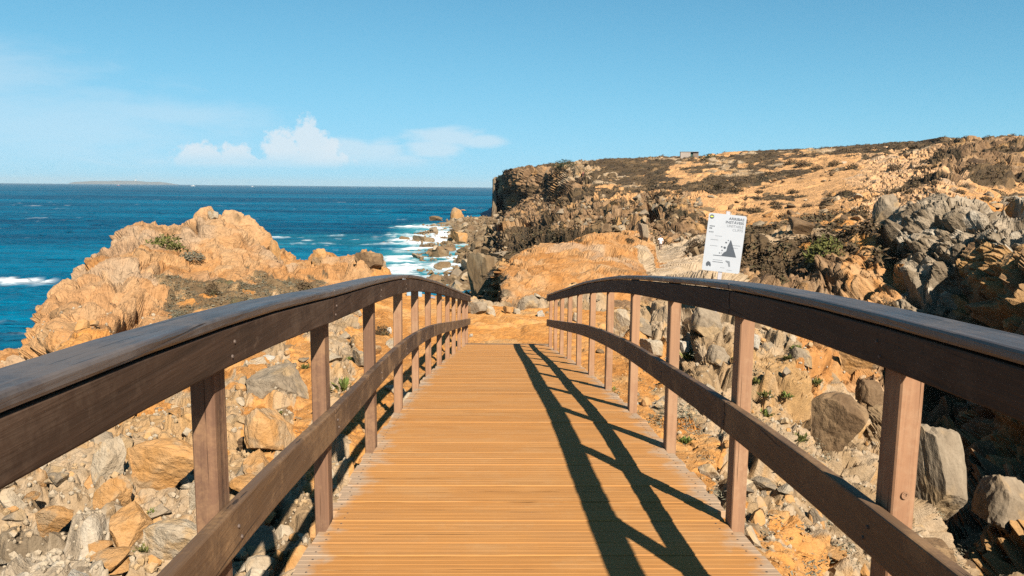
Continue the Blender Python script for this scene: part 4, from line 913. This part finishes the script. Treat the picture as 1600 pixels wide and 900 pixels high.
bush(15.43, 228, 6.0, .36, L_DARK, 'dark green bush on the skyline right of the stone hut', 600, .05)
PLANT = []
def plant_mesh(seed):
    rg = np.random.default_rng(seed); co, f = [], []
    for k in range(46):
        th = rg.uniform(0, 6.28); el = rg.uniform(.15, 1.35); L = rg.uniform(.25, .5); b0 = rg.normal(0, .10, 3); b0[2] = 0
        d = np.array([math.cos(th) * math.cos(el), math.sin(th) * math.cos(el), math.sin(el)]); s_ = np.array([-math.sin(th), math.cos(th), 0]) * rg.uniform(.03, .06)
        mid = b0 + d * L * .55 + np.array([0, 0, .05]); tip = b0 + d * L
        i0 = len(co); co += [b0, mid + s_, tip, mid - s_]; f.append([i0, i0 + 1, i0 + 2, i0 + 3])
    me = mesh_np('plant', np.array(co), np.array(f)); me.materials.append(L_FRESH if seed % 3 else L_GREEN); return me
PLANT = [plant_mesh(k) for k in range(4)]
for n, (a_, r_w, w_) in enumerate([(-12.69, 12.83, 0.24), (-10.95, 15.27, 0.15), (-24.72, 7.70, 0.14), (-25.88, 7.47, 0.19), (-25.55, 6.76, 0.14), (-23.89, 6.86, 0.10), (-22.23, 7.98, 0.09), (-19.24, 6.62, 0.14), (-14.18, 14.84, 0.22), (-11.45, 13.72, 0.46), (-16.34, 9.81, 0.08), (-15.51, 8.35, 0.07), (-16.01, 11.29, 0.11), (14.02, 18.15, 0.51), (21.90, 18.16, 0.30), (21.32, 17.55, 0.26), (19.25, 15.65, 0.29), (20.33, 14.94, 0.32), (21.57, 15.55, 0.26), (20.08, 15.24, 0.30), (21.82, 11.35, 0.28), (18.75, 10.76, 0.22), (21.07, 10.29, 0.19), (17.84, 16.20, 0.27), (23.56, 17.12, 0.31), (8.71, 13.94, 0.26), (14.52, 10.90, 0.24)]):
    g_ = ground(a_, r_w); o = bpy.data.objects.new('plant', PLANT[n % 4]); COL.objects.link(o)
    o.location = (g_[0], g_[1], g_[2] - .01); o.scale = (w_ * 1.4, w_ * 1.4, w_ * 1.15); o.rotation_euler.z = n
    tag(o, '%s green plant, %s, %s' % ('small' if w_ < .2 else 'bushy', 'close to the bridge' if r_w < 9 else 'a little way off' if r_w < 13 else 'farther back', between(a_)), 'plant', 'green plants %s of the footbridge' % ('left' if a_ < 0 else 'right'))
# scrub that nobody could count
def tufts(nm, pts, s0, s1, mat, nl, leaf, lab, seed, hr=.6):
    co, f = leaf_cloud(nl, leaf, seed); rs = np.random.default_rng(seed); sz = rs.uniform(s0, s1, len(pts))
    me = joined(nm, co, f, np.array([p_ for _, _, p_, _ in pts]) - np.array([0, 0, .04]), np.stack([sz, sz, sz * hr * rs.uniform(.7, 1.3, len(pts))], 1), seed)
    me.materials.append(mat); tag(link(nm, me), lab, 'scrub', kind='stuff')
tufts('scrub', scatter(620, -27, -12, 18, 31, 'V', 41), .25, .5, L_GREYGREEN, 30, .10, 'mat of dry grey-green scrub on the shelf of the left outcrop', 61, .35)
tufts('scrub', scatter(5200, 0, 36, 50, 300, 'V', 42), .5, 1.5, L_SCRUB, 16, .20, 'dry brown scrub covering the headland', 62, .55)
tufts('scrub', scatter(1500, 0, 15, 60, 290, 'RG', 44), .5, 1.3, L_SCRUB, 14, .2, 'dark scrub between the rocks of the headland', 64, .6)
tufts('scrub', scatter(420, 0, 36, 6, 30, 'SGRV', 43), .12, .34, L_GREYGREEN, 30, .10, 'dry tufts among the stones right of the footbridge', 63, .6)

# ------------------------------------------------------------------ warning sign
M_WHITE = flat_mat('sign_white_enamel', (.345, .365, .395), .4, .08, 3)
M_INK = flat_mat('sign_dark_ink', (.045, .055, .07), .5, .1, 20)
M_GREY = flat_mat('sign_grey_ink', (.13, .145, .165), .5, .1, 20)
M_YEL = flat_mat('sign_yellow_green_ink', (.45, .50, .06), .5, .1, 20)
M_GALV = flat_mat('galvanised_post', (.42, .40, .42), .5, .15, 30, .3)
def poly(nm, pts, mat, parent, y=-.0085, th=.0015):
    bm = bmesh.new(); vs = [bm.verts.new((x, y, z)) for x, z in pts]; f = bm.faces.new(vs)
    r = bmesh.ops.extrude_face_region(bm, geom=[f])
    for v in r['geom']:
        if isinstance(v, bmesh.types.BMVert): v.co.y -= th
    bmesh.ops.recalc_face_normals(bm, faces=bm.faces); bmesh.ops.triangulate(bm, faces=bm.faces)
    return link(nm, bm_mesh(nm, bm), mat, parent)
def text(nm, s, right, top, height, width, mat, parent, bold=0.0, y=-.0095, align='RIGHT'):
    cu_ = bpy.data.curves.new(nm, 'FONT'); cu_.body = s; cu_.align_x = align; cu_.align_y = 'TOP'; cu_.size = 1; cu_.extrude = .0008; cu_.offset = bold
    tmp = bpy.data.objects.new(nm, cu_); COL.objects.link(tmp)
    bpy.context.view_layer.update()
    me = bpy.data.meshes.new_from_object(tmp.evaluated_get(bpy.context.evaluated_depsgraph_get()))
    bpy.data.objects.remove(tmp)
    co = np.array([v.co[:] for v in me.vertices]); mn, mx = co.min(0), co.max(0)
    sx, sz = width / (mx[0] - mn[0]), height / (mx[1] - mn[1])
    for v in me.vertices:
        x = (v.co.x - mx[0]) * sx + right if align == 'RIGHT' else (v.co.x - mn[0]) * sx + right
        z = top - (mx[1] - v.co.y) * sz
        v.co = (x, y - v.co.z * .5, z)
    me.materials.clear(); return link(nm, me, mat, parent)
SW, SH = 1.035, 1.63
sign = empty('warning_sign', (6.43 * 1.0, 21.55, EYE - 1.52))
sign.rotation_euler = (R(-2), R(5.2), R(-12))
tag(sign, 'tilted white warning sign with a falling-rocks pictogram, standing behind the right handrail', 'warning sign')
c_ = []
for cx_, cz_, a0 in ((SW / 2 - .05, SH / 2 - .05, 0), (-SW / 2 + .05, SH / 2 - .05, 90), (-SW / 2 + .05, -SH / 2 + .05, 180), (SW / 2 - .05, -SH / 2 + .05, 270)):
    c_ += [(cx_ + .05 * math.cos(R(a0 + t)), cz_ + .05 * math.sin(R(a0 + t))) for t in (0, 30, 60, 90)]
poly('panel', c_, M_WHITE, sign, .008, .016)
link('post', box_mesh('post', -.055, .055, .0105, .075, -2.9, SH / 2 + .085, bev=.006), M_GALV, sign)
U = lambda u: (u - .5) * SW
V = lambda v: (.5 - v) * SH
def disc(nm, u, v, r, mat, y=-.0085, n=24): return poly(nm, [(U(u) + r * math.cos(t * 6.2832 / n), V(v) + r * math.sin(t * 6.2832 / n)) for t in range(n)], mat, sign, y)
disc('emblem', .085, .065, .062, M_INK); e2 = poly('emblem_centre', [(U(.085) + .045 * math.cos(t * .5236), V(.062) + .020 * math.sin(t * .5236)) for t in range(12)], M_YEL, sign, -.0105)
text('lettering', 'ARRIBAS', U(.945), V(.045), .075, .41 * SW, M_INK, sign, .02)
text('lettering', 'INSTÁVEIS', U(.945), V(.098), .092, .475 * SW, M_INK, sign, .02)
text('lettering', 'UNSTABLE', U(.945), V(.172), .072, .43 * SW, M_GREY, sign)
text('lettering', 'CLIFFS', U(.945), V(.235), .072, .27 * SW, M_GREY, sign)
poly('pictogram', [(U(.655), V(.435)), (U(.675), V(.44)), (U(.865), V(.725)), (U(.455), V(.725)), (U(.52), V(.66)), (U(.585), V(.63)), (U(.60), V(.545)), (U(.64), V(.475))], M_INK, sign)
poly('pictogram', [(U(.25), V(.716)), (U(.46), V(.716)), (U(.46), V(.728)), (U(.25), V(.728))], M_INK, sign)
for u_, v_, s_ in ((.60, .445, .016), (.55, .485, .026), (.45, .565, .024), (.53, .575, .036), (.47, .625, .020), (.41, .675, .020), (.46, .67, .013)):
    poly('pictogram', [(U(u_) + s_ * math.cos(t * 1.2566 + u_ * 9) * (1 + .25 * (t % 2)), V(v_) + s_ * math.sin(t * 1.2566 + u_ * 9)) for t in range(5)], M_INK, sign)
def dash(u0, u1, v, th=.010, mat=M_GREY): poly('small_print', [(U(u0), V(v) - th), (U(u1), V(v) - th), (U(u1), V(v) + th), (U(u0), V(v) + th)], mat, sign)
for u0, u1, v, th, mt in ((.06, .20, .225, .014, M_INK), (.06, .14, .262, .018, M_INK), (.06, .19, .325, .017, M_GREY), (.24, .42, .385, .007, M_GREY), (.13, .34, .455, .008, M_GREY), (.14, .34, .56, .007, M_GREY),
                          (.70, .94, .52, .008, M_GREY), (.72, .88, .565, .007, M_GREY), (.26, .52, .80, .007, M_GREY), (.26, .54, .835, .010, M_INK), (.48, .60, .925, .006, M_GREY), (.66, .80, .955, .006, M_GREY)):
    n_ = max(2, int((u1 - u0) / .035)); w_ = (u1 - u0) / n_
    for k in range(n_): dash(u0 + k * w_, u0 + (k + .78) * w_, v, th, mt)
poly('pictogram', [(U(.60), V(.79)), (U(.71), V(.80)), (U(.74), V(.89)), (U(.70), V(.90)), (U(.67), V(.84)), (U(.60), V(.81))], M_GREY, sign)
poly('emblem', [(U(.10), V(.92)), (U(.09), V(.87)), (U(.14), V(.835)), (U(.20), V(.85)), (U(.23), V(.90)), (U(.215), V(.93)), (U(.17), V(.905)), (U(.14), V(.925))], M_INK, sign)

# ------------------------------------------------------------------ small boards beyond the left railing
M_BLUE = flat_mat('board_pale_blue', (.21, .30, .37), .4, .12, 8); M_GREENISH = flat_mat('board_pale_green', (.23, .32, .26), .4, .1, 8); M_DARKM = flat_mat('board_dark_metal', (.05, .05, .05), .5, .2, 20)
ib = empty('information_board', (-2.70, 25.2, EYE - 4.02), R(4))
tag(ib, 'pale blue information board on dark legs on the sand beyond the left railing', 'information board')
link('panel', box_mesh('panel', -.25, .25, -.015, .015, .30, .80, bev=.006), M_BLUE, ib)
link('header', box_mesh('header', -.247, .247, -.019, .012, .70, .78, bev=.003), M_GREENISH, ib)
for sx in (-1, 1): link('leg', box_mesh('leg', sx * .2 - .02, sx * .2 + .02, .016, .05, -.1, .78, bev=.004), M_DARKM, ib)
link('foot_plate', box_mesh('foot_plate', -.26, .26, -.04, .1, .03, .13, bev=.01), M_WHITE, ib)
sb = empty('small_sign', (-2.11, 25.4, EYE - 3.95), R(3))
tag(sb, 'little blue square sign on a thin dark post beyond the left railing', 'sign')
link('plate', box_mesh('plate', -.075, .075, -.008, .008, .12, .30, bev=.004), flat_mat('plate_blue', (.15, .24, .40), .4, .1, 20), sb)
link('post', box_mesh('post', -.018, .018, .009, .04, -.1, .27, bev=.003), M_DARKM, sb)

# ------------------------------------------------------------------ stone hut on the skyline
g_ = ground(13.9, 240); hut = empty('stone_hut', (g_[0], g_[1], g_[2] - .15), R(-10))
hut.scale = (.82, .82, .72); tag(hut, 'small flat-roofed stone hut with a dark green door on the skyline', 'hut')
link('wall', box_mesh('wall', -3.3, .3, -1.6, 1.6, -1, 2.1, bev=.04), flat_mat('hut_pale_plaster', (.27, .225, .19), .9, .25, 1.5), hut)
link('side_wing', box_mesh('side_wing', 1.25, 3.2, -1.2, 1.7, -1, 2.0, bev=.04), flat_mat('hut_brown_stone', (.15, .115, .09), .9, .3, 1.5), hut)
link('door', box_mesh('door', .31, 1.24, -.9, 1.2, -1, 1.95, bev=.03), flat_mat('hut_dark_green', (.012, .045, .033), .6, .2, 2), hut)
link('roof', box_mesh('roof', -3.45, 3.3, -1.75, 1.85, 2.103, 2.25, bev=.03), flat_mat('hut_roof_slab', (.19, .16, .14), .9, .2, 2), hut)

# ------------------------------------------------------------------ two far walkers
def person(loc, rz, lab, top, legs, hair=(.05, .035, .025), stride=.18):
    m, q, p = principled('clothes_and_skin')
    o3 = q.new('ShaderNodeSeparateXYZ'); q.l.new(q.new('ShaderNodeTexCoord').outputs['Object'], o3.inputs[0])
    c = q.mix(q.m('GREATER_THAN', o3.outputs[2], .88), legs, top); c = q.mix(q.m('GREATER_THAN', o3.outputs[2], 1.44), c, (.45, .27, .19)); c = q.mix(q.m('LESS_THAN', o3.outputs[2], .07), c, (.03, .02, .03))
    arm = q.m('MULTIPLY', q.m('GREATER_THAN', q.m('ABSOLUTE', o3.outputs[0]), .215), q.m('LESS_THAN', o3.outputs[2], 1.12)); c = q.mix(arm, c, (.45, .27, .19))
    q.l.new(c, p.inputs['Base Color']); p.inputs['Roughness'].default_value = .85
    bm = bmesh.new(); sk = bm.verts.layers.skin.verify(); V_ = {}
    J_ = dict(pelvis=(0, 0, .95, .13), waist=(0, 0, 1.10, .125), chest=(0, 0, 1.32, .15), neck=(0, 0, 1.47, .055), head=(0, -.01, 1.60, .095), crown=(0, 0, 1.70, .07))
    for s_, n_ in ((-1, 'l'), (1, 'r')):
        J_.update({'sh' + n_: (s_ * .19, 0, 1.40, .06), 'el' + n_: (s_ * .25, .05 * s_, 1.13, .042), 'ha' + n_: (s_ * .25, -.08 - .05 * s_, .90, .035), 'fi' + n_: (s_ * .245, -.10 - .05 * s_, .82, .028),
                   'hip' + n_: (s_ * .09, 0, .88, .09), 'kn' + n_: (s_ * .10, -stride * s_ * .6 - .03, .48, .062), 'an' + n_: (s_ * .10, -stride * s_, .09, .042), 'to' + n_: (s_ * .11, -stride * s_ - .16, .04, .035)})
    for k, (x, y, z, r) in J_.items():
        v = bm.verts.new((x, y, z)); v[sk].radius = (r, r * (.75 if k in ('chest', 'waist', 'pelvis') else 1)); v[sk].use_root = k == 'pelvis'; V_[k] = v
    E_ = [('pelvis', 'waist'), ('waist', 'chest'), ('chest', 'neck'), ('neck', 'head'), ('head', 'crown')]
    for n_ in 'lr': E_ += [('chest', 'sh' + n_), ('sh' + n_, 'el' + n_), ('el' + n_, 'ha' + n_), ('ha' + n_, 'fi' + n_), ('pelvis', 'hip' + n_), ('hip' + n_, 'kn' + n_), ('kn' + n_, 'an' + n_), ('an' + n_, 'to' + n_)]
    for a_, b_ in E_: bm.edges.new((V_[a_], V_[b_]))
    o = link('person', bm_mesh('person', bm), m); o.location = loc; o.rotation_euler.z = rz
    o.modifiers.new('skin', 'SKIN').use_smooth_shade = True; sb_ = o.modifiers.new('subdivision', 'SUBSURF'); sb_.levels = sb_.render_levels = 2
    hb = bmesh.new(); bmesh.ops.create_uvsphere(hb, u_segments=14, v_segments=9, radius=.105)
    for v in hb.verts:
        if v.co.z < -.02 and v.co.y < .02: v.co.z = -.02
    link('hair', bm_mesh('hair', hb, True), flat_mat('hair', hair, .7, .3, 40), o, (0, .018, 1.66))
    tag(o, lab, 'person'); return o
g_ = ground(12.11, 84.0)
person((g_[0], g_[1], g_[2] - .02), R(160), 'distant walker in a white top and dark trousers on the terrace behind the orange mound', (.78, .79, .82), (.10, .06, .05))
g_ = ground(6.3, 220)
person((g_[0], g_[1], g_[2] - .02), R(90), 'tiny distant walker in red clothes on the headland top', (.55, .12, .10), (.45, .16, .12))

# ------------------------------------------------------------------ boats and the far island
M_HULL = flat_mat('boat_white_paint', (.45, .45, .44), .4, .05, .5); M_RED = flat_mat('boat_red_paint', (.45, .08, .05), .5, .1, .5)
def boat(az, r, L, mat, lab):
    o = empty('boat', (r * math.sin(R(az)), r * math.cos(R(az)), .2), -R(az) + R(8)); tag(o, lab, 'boat')
    bm = bmesh.new(); ring = []
    for k in range(9):
        t = k / 8; x = (t - .5) * L; w = .16 * L * (1 - abs(2 * t - 1) ** 3) + .004 * L
        ring.append([bm.verts.new((x, -w, .13 * L + .04 * L * (2 * t - 1) ** 2)), bm.verts.new((x, -w * .6, 0)), bm.verts.new((x, w * .6, 0)), bm.verts.new((x, w, .13 * L + .04 * L * (2 * t - 1) ** 2))])
    for k in range(8):
        for a_ in range(4): bm.faces.new((ring[k][a_], ring[k + 1][a_], ring[k + 1][(a_ + 1) % 4], ring[k][(a_ + 1) % 4]))
    bmesh.ops.recalc_face_normals(bm, faces=bm.faces)
    link('hull', bm_mesh('hull', bm), mat, o)
    link('cabin', box_mesh('cabin', -.12 * L, .16 * L, -.07 * L, .07 * L, .135 * L, .30 * L, bev=.01 * L), M_HULL, o)
    link('mast', box_mesh('mast', -.012 * L, .012 * L, -.012 * L, .012 * L, .302 * L, .50 * L), M_HULL, o)
boat(-21.25, 5200, 24, M_HULL, 'white boat far out near the horizon, above the peak of the left outcrop')
boat(-25.80, 5600, 15, M_RED, 'tiny red boat near the horizon at the left')
boat(-17.40, 4700, 14, M_HULL, 'small white boat near the horizon, rightmost of three')
ix_, iy_ = np.meshgrid(np.linspace(0, 1, 120), np.linspace(-1, 1, 24), indexing='ij')
a0, a1, rI = -28.75, -22.0, 15600.0
prof = np.interp(ix_, [0, .06, .22, .45, .60, .72, .80, .92, 1], [0, .55, .85, .95, 1.0, .72, .80, .35, 0])
pz = np.stack([ix_.ravel() * 9, iy_.ravel() * 2, np.zeros(ix_.size)], 1)
hz = 66 * prof * (1 - np.abs(iy_) ** 2.2) * (1 + .14 * fbm(pz, 4, 77).reshape(ix_.shape)) - 3
aI = np.radians(a0 + (a1 - a0) * ix_); rI_ = rI + 420 * iy_
co = np.stack([rI_ * np.sin(aI), rI_ * np.cos(aI), hz], -1).reshape(-1, 3)
i_, j_ = np.meshgrid(np.arange(119), np.arange(23), indexing='ij'); i_, j_ = i_.ravel(), j_.ravel()
tag(link('island', mesh_np('island', co, np.stack([i_ * 24 + j_, (i_ + 1) * 24 + j_, (i_ + 1) * 24 + j_ + 1, i_ * 24 + j_ + 1], 1), True), flat_mat('island_rock', (.07, .075, .07), .95, .3, .004)), kind='structure')
aL = R(-24.75); lh = empty('lighthouse', (rI * math.sin(aL), rI * math.cos(aL), 62)); tag(lh, 'white lighthouse on top of the faint far island', 'lighthouse')
bm = bmesh.new(); bmesh.ops.create_cone(bm, cap_ends=True, segments=16, radius1=7, radius2=5, depth=30); bmesh.ops.translate(bm, verts=bm.verts, vec=(0, 0, 15)); link('tower', bm_mesh('tower', bm), M_HULL, lh)
bm = bmesh.new(); bmesh.ops.create_cone(bm, cap_ends=True, segments=12, radius1=4, radius2=1, depth=8); bmesh.ops.translate(bm, verts=bm.verts, vec=(0, 0, 34.1)); link('lantern', bm_mesh('lantern', bm), M_RED, lh)
link('keepers_house', box_mesh('keepers_house', -24, -7.2, -6, 6, -6, 9, bev=.3), M_HULL, lh)

# ------------------------------------------------------------------ sea air
m = bpy.data.materials.new('sea_air'); m.use_nodes = True; q = G(m.node_tree); q.n.clear()
vo = q.new('ShaderNodeVolumePrincipled'); vo.inputs['Color'].default_value = (.84, .93, .98, 1); vo.inputs['Density'].default_value = HAZE; vo.inputs['Anisotropy'].default_value = .2
q.l.new(vo.outputs[0], q.new('ShaderNodeOutputMaterial').inputs['Volume'])
tag(link('haze', box_mesh('haze', -16400, 16400, -16400, 16400, -12, 105), m), kind='stuff')
